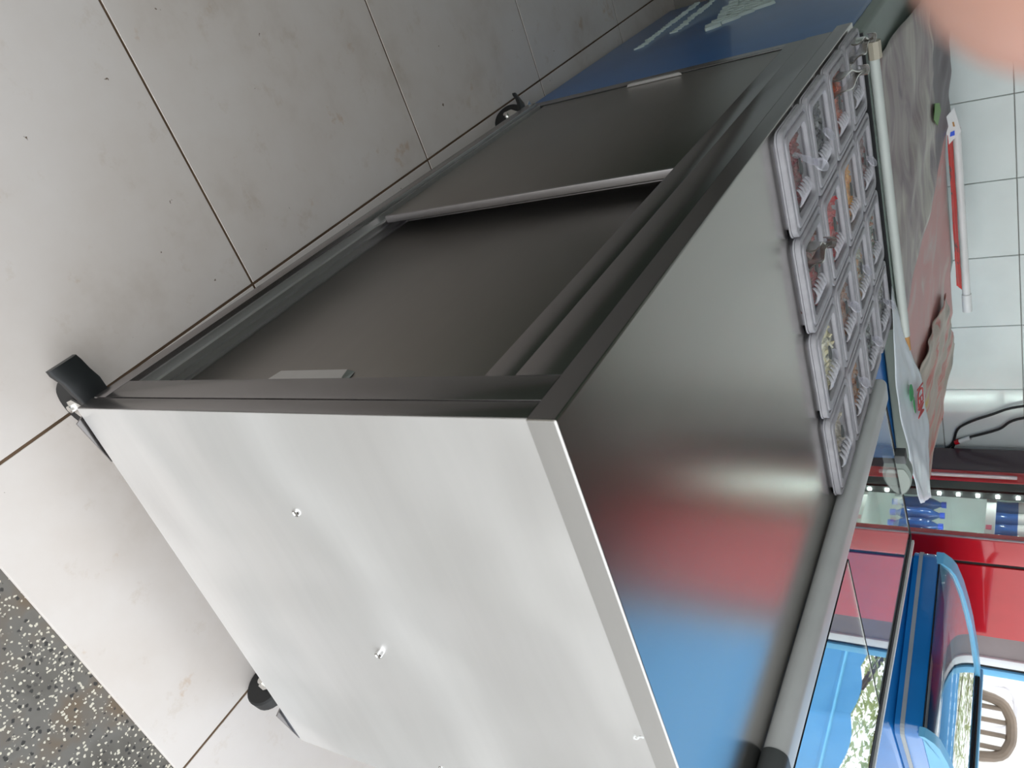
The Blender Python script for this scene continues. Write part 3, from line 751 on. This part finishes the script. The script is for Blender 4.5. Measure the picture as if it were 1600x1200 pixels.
def print_mat(name, stops, scale=(2, 6, 1), distort=1.5, ns=2.5, extra=None, rough=0.4):
    m, nt, b, L = nmat(name); b.inputs['Roughness'].default_value = rough
    uv = uvsrc(nt); mp = nt.nodes.new('ShaderNodeMapping'); mp.inputs['Scale'].default_value = scale; L.new(uv, mp.inputs[0])
    n = nt.nodes.new('ShaderNodeTexNoise'); n.inputs['Scale'].default_value = ns; n.inputs['Detail'].default_value = 4; n.inputs['Distortion'].default_value = distort
    L.new(mp.outputs[0], n.inputs['Vector']); r = ramp(nt, n.outputs[0], stops)
    out = r.outputs[0]
    if extra:
        sp = nt.nodes.new('ShaderNodeSeparateXYZ'); L.new(uv, sp.inputs[0])
        for axis, a0, a1, col in extra:
            rr = ramp(nt, sp.outputs[axis], [(max(0, a0 - 0.03), (0, 0, 0)), (a0, (1, 1, 1)), (a1, (1, 1, 1)), (min(1, a1 + 0.03), (0, 0, 0))])
            out = mixc(nt, rr.outputs[0], out, col)
    L.new(out, b.inputs['Base Color']); return m
MAUVE = print_mat('mauve_vegetable_print', [(0.30, (0.10, 0.055, 0.075)), (0.42, (0.27, 0.20, 0.20)), (0.52, (0.36, 0.31, 0.28)), (0.62, (0.50, 0.47, 0.40)), (0.75, (0.30, 0.24, 0.25))],
                  scale=(1.0, 3.2, 1), ns=2.0, extra=[(1, 0.66, 1.0, (0.055, 0.018, 0.035))])
PINKP = print_mat('pink_meat_print', [(0.30, (0.55, 0.50, 0.46)), (0.42, (0.60, 0.25, 0.23)), (0.55, (0.58, 0.28, 0.26)), (0.66, (0.62, 0.52, 0.46)), (0.78, (0.45, 0.08, 0.07))], scale=(1.6, 1.2, 1), ns=1.8, distort=0.8)
SPICE = print_mat('spice_print', [(0.30, (0.14, 0.13, 0.11)), (0.38, (0.45, 0.38, 0.30)), (0.50, (0.52, 0.42, 0.35)), (0.56, (0.58, 0.12, 0.09)), (0.61, (0.52, 0.42, 0.34)), (0.70, (0.60, 0.42, 0.05))], scale=(3.0, 0.9, 1), distort=0.6, ns=1.6)
WHITEV = plain('white_vinyl', (0.66, 0.72, 0.76), 0.35, vary=0.03)
sheet('vinyl_banner', [(0.10, 1.47, 0.888), (0.72, 1.412, 0.888), (0.56, 2.50, 0.914), (0.12, 2.58, 0.925)], MAUVE, wav=0.012, seed=1,
      label='mauve vinyl banner printed with vegetables, lying behind the white rod', cat='banner')
bpy.data.objects['vinyl_banner'].name = 'vinyl_banner'
slab('green_leaf_print', [(0.40, 2.10), (0.43, 2.05), (0.47, 2.12), (0.46, 2.22), (0.43, 2.20)], 0.9205, 0.9215, plain('leaf_print_green', (0.16, 0.36, 0.07), 0.5), bpy.data.objects['vinyl_banner'])
sheet('vinyl_banner', [(0.56, 1.43, 0.8865), (1.18, 1.46, 0.8865), (1.20, 2.33, 0.897), (0.50, 2.50, 0.897)], PINKP, wav=0.006, seed=5,
      label='pink and red printed vinyl banner lying on the freezer', cat='banner')
sheet('vinyl_banner', [(0.93, 1.55, 0.896), (1.27, 1.47, 0.896), (1.26, 2.22, 0.905), (1.00, 2.10, 0.905)], SPICE, wav=0.014, seed=8,
      label='crumpled vinyl banner printed with spices and peppers at the freezer end', cat='banner')
def flap_droop(u, v, p):
    p.z -= 0.004 * (1 - v) ** 2; p.y += math.sin(math.pi * u ** 0.8) * (0.10 * v - 0.095 * (1 - v)); p.z += 0.006 * math.sin(math.pi * u ** 0.6) * v; return p
flap = sheet('vinyl_banner', [(0.58, 1.345, 0.892), (1.225, 1.345, 0.903), (1.295, 1.455, 0.908), (0.78, 1.388, 0.896)], WHITEV, wav=0.006, seed=3, droop=flap_droop,
      label='white vinyl banner edge with red letters and a green leaf', cat='banner')
# lettering on the white edge (seen upside down from here)
def letters(txt, org, ux, uy, size, mat, parent):
    cu = bpy.data.curves.new('lettering', 'FONT'); cu.body = txt; cu.size = size; cu.extrude = 0.0006; cu.offset = 0.0012; cu.space_character = 0.9
    tmp = bpy.data.objects.new('tmp', cu); me = bpy.data.meshes.new_from_object(tmp); bpy.data.objects.remove(tmp)
    o = bpy.data.objects.new('lettering', me); me.materials.clear(); me.materials.append(mat)
    ux, uy = Vector(ux).normalized(), Vector(uy).normalized(); uz = ux.cross(uy)
    M = Matrix(((ux.x, uy.x, uz.x, org[0]), (ux.y, uy.y, uz.y, org[1]), (ux.z, uy.z, uz.z, org[2]), (0, 0, 0, 1)))
    me.transform(M @ Matrix.Diagonal((0.33, 1, 1, 1))); link(o, parent); return o
letters('MEDI', (1.000, 1.446, 0.9160), (-1, 0.35, 0), (-0.35, -1, -0.03), 0.115, REDINK, flap)
def leaf_shape(cx_, cy_, ang, ln, wd):
    pts = []
    for k in range(14):
        a = 2 * math.pi * k / 14; x = ln * 0.5 * math.cos(a); y = wd * 0.5 * math.sin(a) * (1 - 0.35 * math.cos(a))
        pts.append((cx_ + x * math.cos(ang) - y * math.sin(ang), cy_ + x * math.sin(ang) + y * math.cos(ang)))
    return slab('leaf_print', pts, 0.9112, 0.9122, GREENINK, flap)
leaf_shape(0.862, 1.325, 0.9, 0.060, 0.040)
leaf_shape(0.912, 1.345, 0.2, 0.055, 0.020)
# rods of the hanging banners
rod = empty('banner_rod', (0.45, 1.395, 0.905), label='white painted wooden rod with bare end beside the pan lids', cat='rod')
tube('painted_stick', [(0.088, 1.399, 0.8960), (0.752, 1.412, 0.8970)], 0.0105, plain('greyish_white_paint', (0.56, 0.60, 0.56), 0.45), rod, n=14)
tube('bare_end', [(0.753, 1.412, 0.8970), (0.792, 1.413, 0.8970)], 0.0092, WOOD, rod, n=14)
tube('end_knob', [(0.052, 1.398, 0.8985), (0.087, 1.399, 0.8985)], 0.0135, plain('beige_wood', (0.46, 0.42, 0.33), 0.6), rod, n=8)
rod2 = empty('banner_rod', (0.8, 2.46, 0.93), label='white tube lying along the tiled wall behind the banners', cat='rod')
tube('tube_body', [(0.60, 2.478, 0.934), (1.20, 2.455, 0.934)], 0.013, WHITEP, rod2, n=14)
tube('tube_collar', [(1.195, 2.4552, 0.934), (1.262, 2.4525, 0.934)], 0.0155, WHITEP, rod2, n=14)
redr = sheet('vinyl_banner', [(0.60, 2.42, 0.912), (1.12, 2.38, 0.912), (1.16, 2.425, 0.922), (0.62, 2.452, 0.922)],
      print_mat('red_border_print', [(0.40, (0.62, 0.02, 0.015)), (0.60, (0.66, 0.03, 0.02)), (0.64, (0.03, 0.05, 0.05)), (0.72, (0.62, 0.02, 0.015))], scale=(3, 0.3, 1)), wav=0.002, seed=2,
      label='red bordered vinyl edge against the white tube', cat='banner')
card = empty('price_card', (0.57, 2.42, 0.905), label='small white card with a blue mark against the tiled wall', cat='card')
cpts = [(0.548, 0.907), (0.515, 0.937), (0.594, 0.952), (0.633, 0.914)]
prism('card_sheet', [(x, z) for x, z in cpts], lambda u, v, d: (u, 2.42 + d, v), WHITEP, card, 0, 0.003)
prism('blue_mark', [(0.592, 0.922), (0.606, 0.920), (0.603, 0.934), (0.588, 0.934)], lambda u, v, d: (u, 2.4185 + d, v), CAPBLUE, card, 0, 0.001)
prism('brown_mark', [(0.560, 0.929), (0.575, 0.931), (0.575, 0.936), (0.560, 0.934)], lambda u, v, d: (u, 2.4185 + d, v), WOOD, card, 0, 0.001)

# ================================================================== CABLES ON THE WALL
def cable(pts, label):
    return tag(tube('cable', path_interp(pts, 8), 0.0055, RUBBER, None, n=8), label, 'cable', 'black cables on the tiled wall')
cable([(2.10, 2.728, 0.30), (2.108, 2.728, 0.757), (1.977, 2.728, 0.851), (1.908, 2.728, 0.972), (1.864, 2.728, 1.086), (1.82, 2.728, 1.4), (1.80, 2.728, 2.9)], 'plain black cable rising along the tiled wall')
c2 = cable([(2.118, 2.726, 0.30), (2.122, 2.726, 0.750), (2.050, 2.726, 0.835), (2.027, 2.726, 0.887), (1.983, 2.726, 0.992), (1.922, 2.726, 1.084), (1.88, 2.726, 1.4), (1.85, 2.726, 2.9)], 'black cable with a white and red connector on the tiled wall')
tube('connector', [(2.048, 2.722, 0.846), (2.028, 2.722, 0.888)], 0.010, WHITEP, c2, n=10)
tube('red_collar', [(2.056, 2.722, 0.830), (2.0485, 2.722, 0.8455)], 0.0112, REDP, c2, n=10)

# ================================================================== RED DRINKS FRIDGE
FX, FY0, FY1 = 2.063, 2.13, 2.70
fr_ = empty('drinks_fridge', (2.32, 2.42, 0), label='tall glossy red drinks fridge with a lit glass door', cat='fridge')
FT = 2.08
bm = bmesh.new()  # cabinet: open box
bm_box(bm, FX + 0.135, FX + 0.52, FY0, FY0 + 0.035, 0.02, FT)
bm_box(bm, FX + 0.135, FX + 0.52, FY1 - 0.035, FY1, 0.02, FT)
bm_box(bm, FX + 0.49, FX + 0.52, FY0 + 0.035, FY1 - 0.035, 0.02, FT)
bm_box(bm, FX + 0.135, FX + 0.49, FY0 + 0.035, FY1 - 0.035, FT - 0.05, FT)
bm_box(bm, FX + 0.135, FX + 0.49, FY0 + 0.035, FY1 - 0.035, 0.02, 0.25)
finish('cabinet', bm, REDP, fr_)
box('liner', FX + 0.478, FX + 0.489, FY0 + 0.036, FY1 - 0.036, 0.251, FT - 0.051, INNER, fr_)
box('liner', FX + 0.136, FX + 0.477, FY0 + 0.036, FY0 + 0.040, 0.251, FT - 0.051, INNER, fr_)
box('liner', FX + 0.136, FX + 0.477, FY1 - 0.040, FY1 - 0.036, 0.251, FT - 0.051, INNER, fr_)
box('header_box', FX - 0.01, FX + 0.52, FY0 - 0.003, FY1 + 0.003, FT + 0.002, 2.30, REDP, fr_, bev=0.02, seg=3)
# open the gasket: door built as four frame members and a pane
dr = box('door_frame', FX, FX + 0.12, FY0, FY0 + 0.042, 0.10, FT - 0.01, REDP, fr_, bev=0.006, seg=3)
box('door_stile', FX, FX + 0.045, 2.475, 2.545, 0.10, FT - 0.01, REDP, dr, bev=0.006, seg=3)
box('hinge_cover', FX + 0.004, FX + 0.06, 2.547, FY1, 0.10, FT - 0.01, plain('dark_purple_grey', (0.075, 0.05, 0.06), 0.2), dr, bev=0.006, seg=3)
box('stile_lining', FX + 0.004, FX + 0.045, 2.4738, 2.4749, 0.262, FT - 0.112, GASKET, dr)
box('hinge_side', FX + 0.0605, FX + 0.1345, 2.662, FY1, 0.10, FT - 0.01, REDP, dr, bev=0.003)
box('door_rail', FX, FX + 0.12, FY0 + 0.043, 2.459, FT - 0.11, FT - 0.01, REDP, dr, bev=0.004)
box('door_rail', FX, FX + 0.12, FY0 + 0.043, 2.459, 0.10, 0.26, REDP, dr, bev=0.004)
box('trim_line', FX - 0.004, FX, FY0 + 0.003, FY0 + 0.010, 0.12, FT - 0.03, LILAC, dr)
box('door_handle', FX - 0.02, FX - 0.004, 2.49, 2.498, 0.55, 1.065, LILAC, dr, bev=0.003)
for y0, y1 in ((FY0 + 0.006, FY0 + 0.034),):
    box('door_gasket', FX + 0.121, FX + 0.1345, y0, y1, 0.10, FT - 0.02, GASKET, fr_)
box('door_glass', FX + 0.03, FX + 0.036, FY0 + 0.0425, 2.4745, 0.262, FT - 0.112, THINGLASS, dr)
# LED strip and shelves
box('light_strip', FX + 0.070, FX + 0.105, 2.490, 2.515, 0.27, FT - 0.12, GASKET, fr_)
led_me = None
for k in range(24):
    z = 0.29 + 0.0705 * k
    if led_me is None:
        o = box('led', FX + 0.080, FX + 0.092, 2.484, 2.4898, -0.006, 0.006, LED, fr_); led_me = o.data; o.location.z = z
        lt = o
    else:
        o = bpy.data.objects.new('led', led_me); COL.objects.link(o); o.parent = fr_; o.matrix_parent_inverse = WORLD[fr_].inverted(); o.location.z = z
tube('hidden_fill_tube', [(FX + 0.150, FY0 + 0.054, 0.28), (FX + 0.150, FY0 + 0.054, FT - 0.06)], 0.008, FILLTUBE, fr_, n=8)  # added lamp, out of view behind the door frame, brightens the interior
SHZ = [0.262, 0.60, 0.955, 1.29, 1.62]
for k, z in enumerate(SHZ):
    s = box('shelf', FX + 0.14, FX + 0.476, FY0 + 0.041, FY1 - 0.041, z, z + 0.008, WHITEP, fr_)
    box('price_rail', FX + 0.125, FX + 0.139, FY0 + 0.041, FY1 - 0.041, z, z + 0.034, WHITEP, s)
    box('price_tag', FX + 0.1225, FX + 0.1245, 2.33, 2.355, z + 0.004, z + 0.024, PINK, s)
def bottle(x, y, z, h, r, bmat, cmat, label, group, lab=None):
    o = empty('bottle', (x, y, z), label=label, cat='bottle', group=group)
    M = Matrix.Translation((x, y, z)); bm = bmesh.new()
    lathe(bm, [(0.001, 0.0), (r * 0.9, 0.0), (r, 0.01), (r * 0.94, h * 0.3), (r, h * 0.4), (r, h * 0.62), (r * 0.8, h * 0.74), (r * 0.36, h * 0.88), (r * 0.34, h * 0.93), (0.001, h * 0.93)], 14, M)
    finish('bottle_body', bm, bmat, o, smooth=True)
    bm = bmesh.new(); lathe(bm, [(0.001, h * 0.905), (r * 0.44, h * 0.905), (r * 0.44, h), (0.001, h)], 12, M); finish('cap', bm, cmat, o, smooth=True)
    if lab:
        bm = bmesh.new(); lathe(bm, [(r * 0.985, h * 0.42), (r * 1.012, h * 0.42), (r * 1.012, h * 0.60), (r * 0.985, h * 0.60)], 14, M); finish('paper_label', bm, lab, o, smooth=True)
    return o
PLACE = ['right of its row', 'second of its row', 'third of its row', 'left of its row']
for k, y in enumerate((2.335, 2.405, 2.475, 2.545)):
    bottle(FX + 0.20, y, 0.608, 0.19, 0.031, BOTTLEBLUE, CAPBLUE, 'blue bottle with blue cap on the lower lit fridge shelf' + ', ' + PLACE[k], 'blue bottles in the fridge')
    bottle(FX + 0.20, y, 0.963, 0.24, 0.033, BOTTLEBLUE, CAPBLUE, 'blue bottle with white label on the upper lit fridge shelf' + ', ' + PLACE[k], 'labelled blue bottles in the fridge', WHITEP)
    bottle(FX + 0.20, y, 1.298, 0.24, 0.033, BOTTLERED, WHITEP, 'red bottle on the high fridge shelf' + ', ' + PLACE[k], 'red bottles in the fridge', WHITEP)
    bottle(FX + 0.20, y, 1.628, 0.24, 0.033, BOTTLEORANGE, REDP, 'orange bottle on the top fridge shelf' + ', ' + PLACE[k], 'orange bottles in the fridge')

# ================================================================== BLUE GLASS-TOP ICE CREAM FREEZER
Nn = Vector((2.0147, 1.2044, 0)); ang = math.atan2(0.9749, -0.2228) - math.pi / 2
ic = empty('display_freezer', (2.3, 1.6, 0), label='bright blue display freezer with curved glass lid behind the glass shelf', cat='freezer')
MI = Matrix.Translation(Nn) @ Matrix.Rotation(ang, 4, 'Z')     # local: x across, y along, z up
BW, BL = 0.80, 0.655
def ibox(name, x0, x1, y0, y1, z0, z1, mat, par=ic, bev=0.0, seg=2): return box(name, x0, x1, y0, y1, z0, z1, mat, par, bev, seg, M=MI)
ibox('cabinet', 0.008, BW, 0.008, BL - 0.008, 0.04, 0.782, BLUEF, bev=0.02, seg=3)
for x in (0.05, BW - 0.08):
    for y in (0.05, BL - 0.08): ibox('foot', x, x + 0.03, y, y + 0.03, -0.005, 0.039, BLACK)
bm = bmesh.new()   # rim as hollow ring
Oo = rrect(BW + 0.01, BL, 0.035, 5, BW / 2, BL / 2); Ii = rrect(BW - 0.05, BL - 0.06, 0.02, 5, BW / 2, BL / 2)
rings(bm, [[MI @ Vector((x, y, 0.784)) for x, y in Oo], [MI @ Vector((x, y, 0.845)) for x, y in Oo], [MI @ Vector((x, y, 0.86)) for x, y in rrect(BW - 0.005, BL - 0.015, 0.03, 5, BW / 2, BL / 2)],
           [MI @ Vector((x, y, 0.86)) for x, y in Ii], [MI @ Vector((x, y, 0.784)) for x, y in Ii], [MI @ Vector((x, y, 0.784)) for x, y in Oo]], False, False)
bmesh.ops.remove_doubles(bm, verts=bm.verts[:], dist=1e-6)
rim = finish('rim', bm, BLUEF, ic, smooth=True)
bm = bmesh.new()
So = rrect(BW + 0.016, BL + 0.006, 0.037, 5, BW / 2, BL / 2); Si = rrect(BW + 0.008, BL - 0.002, 0.034, 5, BW / 2, BL / 2)
rings(bm, [[MI @ Vector((x, y, 0.800)) for x, y in So], [MI @ Vector((x, y, 0.812)) for x, y in So], [MI @ Vector((x, y, 0.812)) for x, y in Si], [MI @ Vector((x, y, 0.800)) for x, y in Si], [MI @ Vector((x, y, 0.800)) for x, y in So]], False, False)
bmesh.ops.remove_doubles(bm, verts=bm.verts[:], dist=1e-6)
finish('stripe', bm, plain('grey_stripe', (0.33, 0.36, 0.38), 0.4), rim)
ibox('inner_tub', 0.03, BW - 0.03, 0.035, BL - 0.035, 0.7825, 0.790, plain('pale_tub', (0.5, 0.52, 0.55), 0.5), ic)
ARC = [(0.0, 0.862), (0.03, 0.884), (0.065, 0.897), (0.16, 0.911), (0.28, 0.920), (0.40, 0.926), (0.60, 0.929), (0.80, 0.928)]
def arc_sheet(name, y0, y1, dz0, dz1, mat, par, arc=ARC):
    bm = bmesh.new()
    rs = [[MI @ Vector((x, y0, z + dz0)), MI @ Vector((x, y1, z + dz0)), MI @ Vector((x, y1, z + dz1)), MI @ Vector((x, y0, z + dz1))] for x, z in arc]
    rings(bm, rs); return finish(name, bm, mat, par, smooth=True)
gl = arc_sheet('curved_glass', 0.03, BL - 0.05, -0.002, 0.003, PANE, ic)
arc_sheet('end_arch', BL - 0.048, BL - 0.002, -0.010, 0.012, LBLUE, ic)
arc_sheet('end_arch', -0.002, 0.028, -0.010, 0.006, LBLUE, ic)
for y0, y1 in ((0.002, 0.028), (BL - 0.045, BL - 0.006)):   # cheeks below the arches
    bm = bmesh.new(); pts = [(x, z - 0.011) for x, z in ARC] + [(0.80, 0.861), (0.002, 0.8605)]
    rings(bm, [[MI @ Vector((x, y0, z)) for x, z in pts], [MI @ Vector((x, y1, z)) for x, z in pts]])
    finish('end_cheek', bm, LBLUE, ic)
ibox('glass_seal', -0.001, 0.006, 0.03, BL - 0.05, 0.8605, 0.8625, GASKET, ic)
ibox('back_rail', 0.80, 0.835, -0.002, BL - 0.002, 0.862, 0.948, LBLUE, ic, bev=0.005)
ibox('back_seal', 0.775, 0.799, 0.03, BL - 0.05, 0.9325, 0.940, GASKET, ic)

# ================================================================== OUTSIDE: AWNING, TREES, CHAIRS
aw = empty('awning', (8.0, 5.4, -0.065), label='light blue fabric stall canopy with a valance across the street', cat='awning')
AX0, AX1, AZ0, AZ1 = 8.2, 7.0, 6.4, 2.50
y = 0.6; k = 0
while y < 10.2:
    wd = 0.60
    bm = bmesh.new(); m_ = 8
    rs = []
    for t in range(m_ + 1):
        u = t / m_; sag = -0.06 * math.sin(math.pi * u)
        rs.append([Vector((AX0 + (AX1 - AX0) * u, y + a * (wd + 0.006), AZ0 + (AZ1 - AZ0) * u + sag + s * 0.004 + 0.02 * math.sin(math.pi * a))) for a, s in ((0, 0), (0.5, 0), (1, 0), (1, 1), (0.5, 1), (0, 1))])
    rings(bm, rs); finish('canopy_panel', bm, TARP, aw, smooth=True)
    bm = bmesh.new(); rs = []
    for t in range(9):
        a = t / 8; yy = y + a * (wd - 0.001); zb = AZ1 - 0.18 - 0.05 * math.sin(math.pi * a)
        rs.append([Vector((AX1 - 0.008, yy, AZ1 + 0.03)), Vector((AX1 - 0.003, yy, AZ1 + 0.03)), Vector((AX1 - 0.003, yy, zb)), Vector((AX1 - 0.008, yy, zb))])
    rings(bm, rs); finish('valance', bm, TARP, aw)
    y += wd; k += 1
tube('front_bar', [(AX1, 0.6, AZ1 - 0.02), (AX1, 10.2, AZ1 - 0.02)], 0.018, LBLUE, aw)
for yy in (0.65, 10.1):
    tube('post', [(AX1, yy, -0.065), (AX1, yy, AZ1 - 0.02)], 0.03, LBLUE, aw)
    tube('post', [(AX0, yy, -0.065), (AX0, yy, AZ0 - 0.02)], 0.03, LBLUE, aw)

def tree(x, y, h, cr, n, seed, label):
    rnd = random.Random(seed); o = empty('street_tree', (x, y, -0.065), label=label, cat='tree', group='street trees')
    bm = bmesh.new()
    rings(bm, tube_rings([(x, y, -0.065), (x + 0.05, y, h * 0.3), (x - 0.05, y + 0.08, h * 0.6), (x + 0.1, y, h * 0.9)], [0.16, 0.12, 0.09, 0.04], 10))
    for k in range(14):
        z0 = h * rnd.uniform(0.28, 0.7); a = rnd.uniform(0, 6.28); l = cr * rnd.uniform(0.5, 0.95)
        rings(bm, tube_rings([(x, y, z0), (x + l * .5 * math.cos(a), y + l * .5 * math.sin(a), z0 + 0.35), (x + l * math.cos(a), y + l * math.sin(a), z0 + 0.7)], [0.05, 0.03, 0.012], 6))
    finish('trunk', bm, BARK, o, smooth=True)
    bm = bmesh.new()
    for k in range(n):
        while True:
            p = Vector((rnd.uniform(-1, 1), rnd.uniform(-1, 1), rnd.uniform(-1, 1)))
            if 0.2 < p.length < 1: break
        c = Vector((x, y, h * 0.66)) + Vector((p.x * cr, p.y * cr, p.z * h * 0.42))
        if noise.noise(c * 1.3) < -0.18: continue
        s = rnd.uniform(0.05, 0.11)
        u = Vector((rnd.uniform(-1, 1), rnd.uniform(-1, 1), rnd.uniform(-.6, .6))).normalized(); v = u.orthogonal().normalized()
        q = [bm.verts.new(c + d) for d in (u * s, v * s * 0.4, -u * s, -v * s * 0.4)]
        bm.faces.new(q)
    tag(finish('foliage', bm, LEAFM, o, recalc=False), kind='stuff')
tree(12.4, 10.8, 6.2, 3.4, 16000, 3, 'leafy street tree with a dense crown beyond the awning')
tree(19.0, 4.5, 6.0, 3.0, 7000, 4, 'wide light green tree standing at the right of the street')

def chair(x, y, rz, mat, label):
    o = empty('outdoor_chair', (x, y, -0.065), rz, label=label, cat='chair', group='chairs outside the shop')
    M = WORLD[o]
    def P(*p): return M @ Vector(p)
    path = [P(-0.18, 0.2, 0.42), P(-0.185, 0.23, 0.66), P(-0.16, 0.25, 0.94), P(-0.09, 0.26, 1.015), P(0, 0.26, 1.03), P(0.09, 0.26, 1.015), P(0.16, 0.25, 0.94), P(0.185, 0.23, 0.66), P(0.18, 0.2, 0.42)]
    tube('back_frame', path_interp(path, 4), 0.030, mat, o, n=10)
    for sx in (-0.11, -0.037, 0.037, 0.11): tube('back_slat', [P(sx, 0.205, 0.44), P(sx, 0.255, 1.0)], 0.014, mat, o, n=8)
    bm = bmesh.new(); rings(bm, [[P(a, b - 0.0, z) for a, b in rrect(0.42, 0.42, 0.06, 5)] for z in (0.41, 0.45)]); finish('seat', bm, mat, o)
    for sx in (-0.17, 0.17):
        for sy in (-0.17, 0.17): tube('leg', [P(sx * 1.1, sy * 1.1, 0.0), P(sx, sy, 0.41)], [0.016, 0.02], mat, o, n=8)
chair(4.15, 2.85, math.radians(-50), CHAIRB, 'brown arched-back chair standing outside in bright light')
chair(4.75, 3.45, math.radians(-45), plain('white_chair_plastic', (0.8, 0.78, 0.8), 0.5), 'white arched-back chair behind the brown one outside')

# ================================================================== THE PHOTOGRAPHER'S HAND AT THE LENS EDGE
def skin_mat():
    m, nt, b, L = nmat('skin'); b.inputs['Roughness'].default_value = 0.5
    n = pos_noise(nt, (1, 1, 1), 120, 4)
    r = ramp(nt, n.outputs[0], [(0.3, (0.50, 0.27, 0.20)), (0.7, (0.58, 0.33, 0.27))]); L.new(r.outputs[0], b.inputs['Base Color'])
    b.inputs['Subsurface Weight'].default_value = 0.1; b.inputs['Subsurface Radius'].default_value = (0.01, 0.004, 0.002)
    return m
SKIN = skin_mat()
def camspace(r, u, d):   # metres to the right, up, forward of the lens, in the upright photo
    return CAMLOC + RIGHT * r + UPV * u - BACK * d
hand = empty('person', tuple(camspace(-0.08, 0.09, 0.03)), label="person's bare hand with one fingertip reaching over the lens", cat='person')
V = []; E_ = []; Rd = []
def add(p, r, par=None):
    V.append(camspace(*p)); Rd.append(r); k = len(V) - 1
    if par is not None: E_.append((par, k))
    return k
pw = add((-0.150, 0.100, 0.005), 0.026)          # palm root
wr = add((-0.190, 0.050, -0.010), 0.024, pw); fa = add((-0.27, -0.06, -0.04), 0.034, wr)
pk = add((-0.118, 0.128, 0.012), 0.022, pw)      # knuckle side of the palm
def finger(pts, rr, root):
    k = root
    for p, r in zip(pts, rr): k = add(p, r, k)
finger([(-0.092, 0.118, 0.022), (-0.066, 0.090, 0.042), (-0.048, 0.060, 0.054), (-0.036, 0.0430, 0.0555), (-0.0268, 0.0295, 0.0555)], [0.0115, 0.0115, 0.0125, 0.0128, 0.0115], pk)
finger([(-0.090, 0.140, 0.018), (-0.058, 0.136, 0.034), (-0.036, 0.118, 0.040), (-0.024, 0.104, 0.036)], [0.0102, 0.0096, 0.009, 0.008], pk)
finger([(-0.098, 0.160, 0.014), (-0.066, 0.164, 0.026), (-0.044, 0.152, 0.030), (-0.032, 0.140, 0.026)], [0.0098, 0.0092, 0.0086, 0.0076], pk)
finger([(-0.112, 0.172, 0.006), (-0.086, 0.182, 0.014), (-0.068, 0.176, 0.018), (-0.058, 0.168, 0.016)], [0.0088, 0.0082, 0.0076, 0.0068], pk)
finger([(-0.130, 0.070, 0.004), (-0.105, 0.052, -0.002), (-0.082, 0.050, -0.006)], [0.0125, 0.0110, 0.0095], pw)
me = bpy.data.meshes.new('hand'); me.from_pydata(V, E_, []); me.materials.append(SKIN)
ho = bpy.data.objects.new('hand', me); link(ho, hand)
sk = ho.modifiers.new('skin', 'SKIN'); sk.use_smooth_shade = True
lay = me.skin_vertices[0] if me.skin_vertices else None
if lay is None:
    bmx = bmesh.new(); bmx.from_mesh(me); bmx.verts.layers.skin.verify(); bmx.to_mesh(me); bmx.free(); lay = me.skin_vertices[0]
for k, r in enumerate(Rd): lay.data[k].radius = (r, r); lay.data[k].use_root = (k == 0)
sb = ho.modifiers.new('round', 'SUBSURF'); sb.levels = 2; sb.render_levels = 2
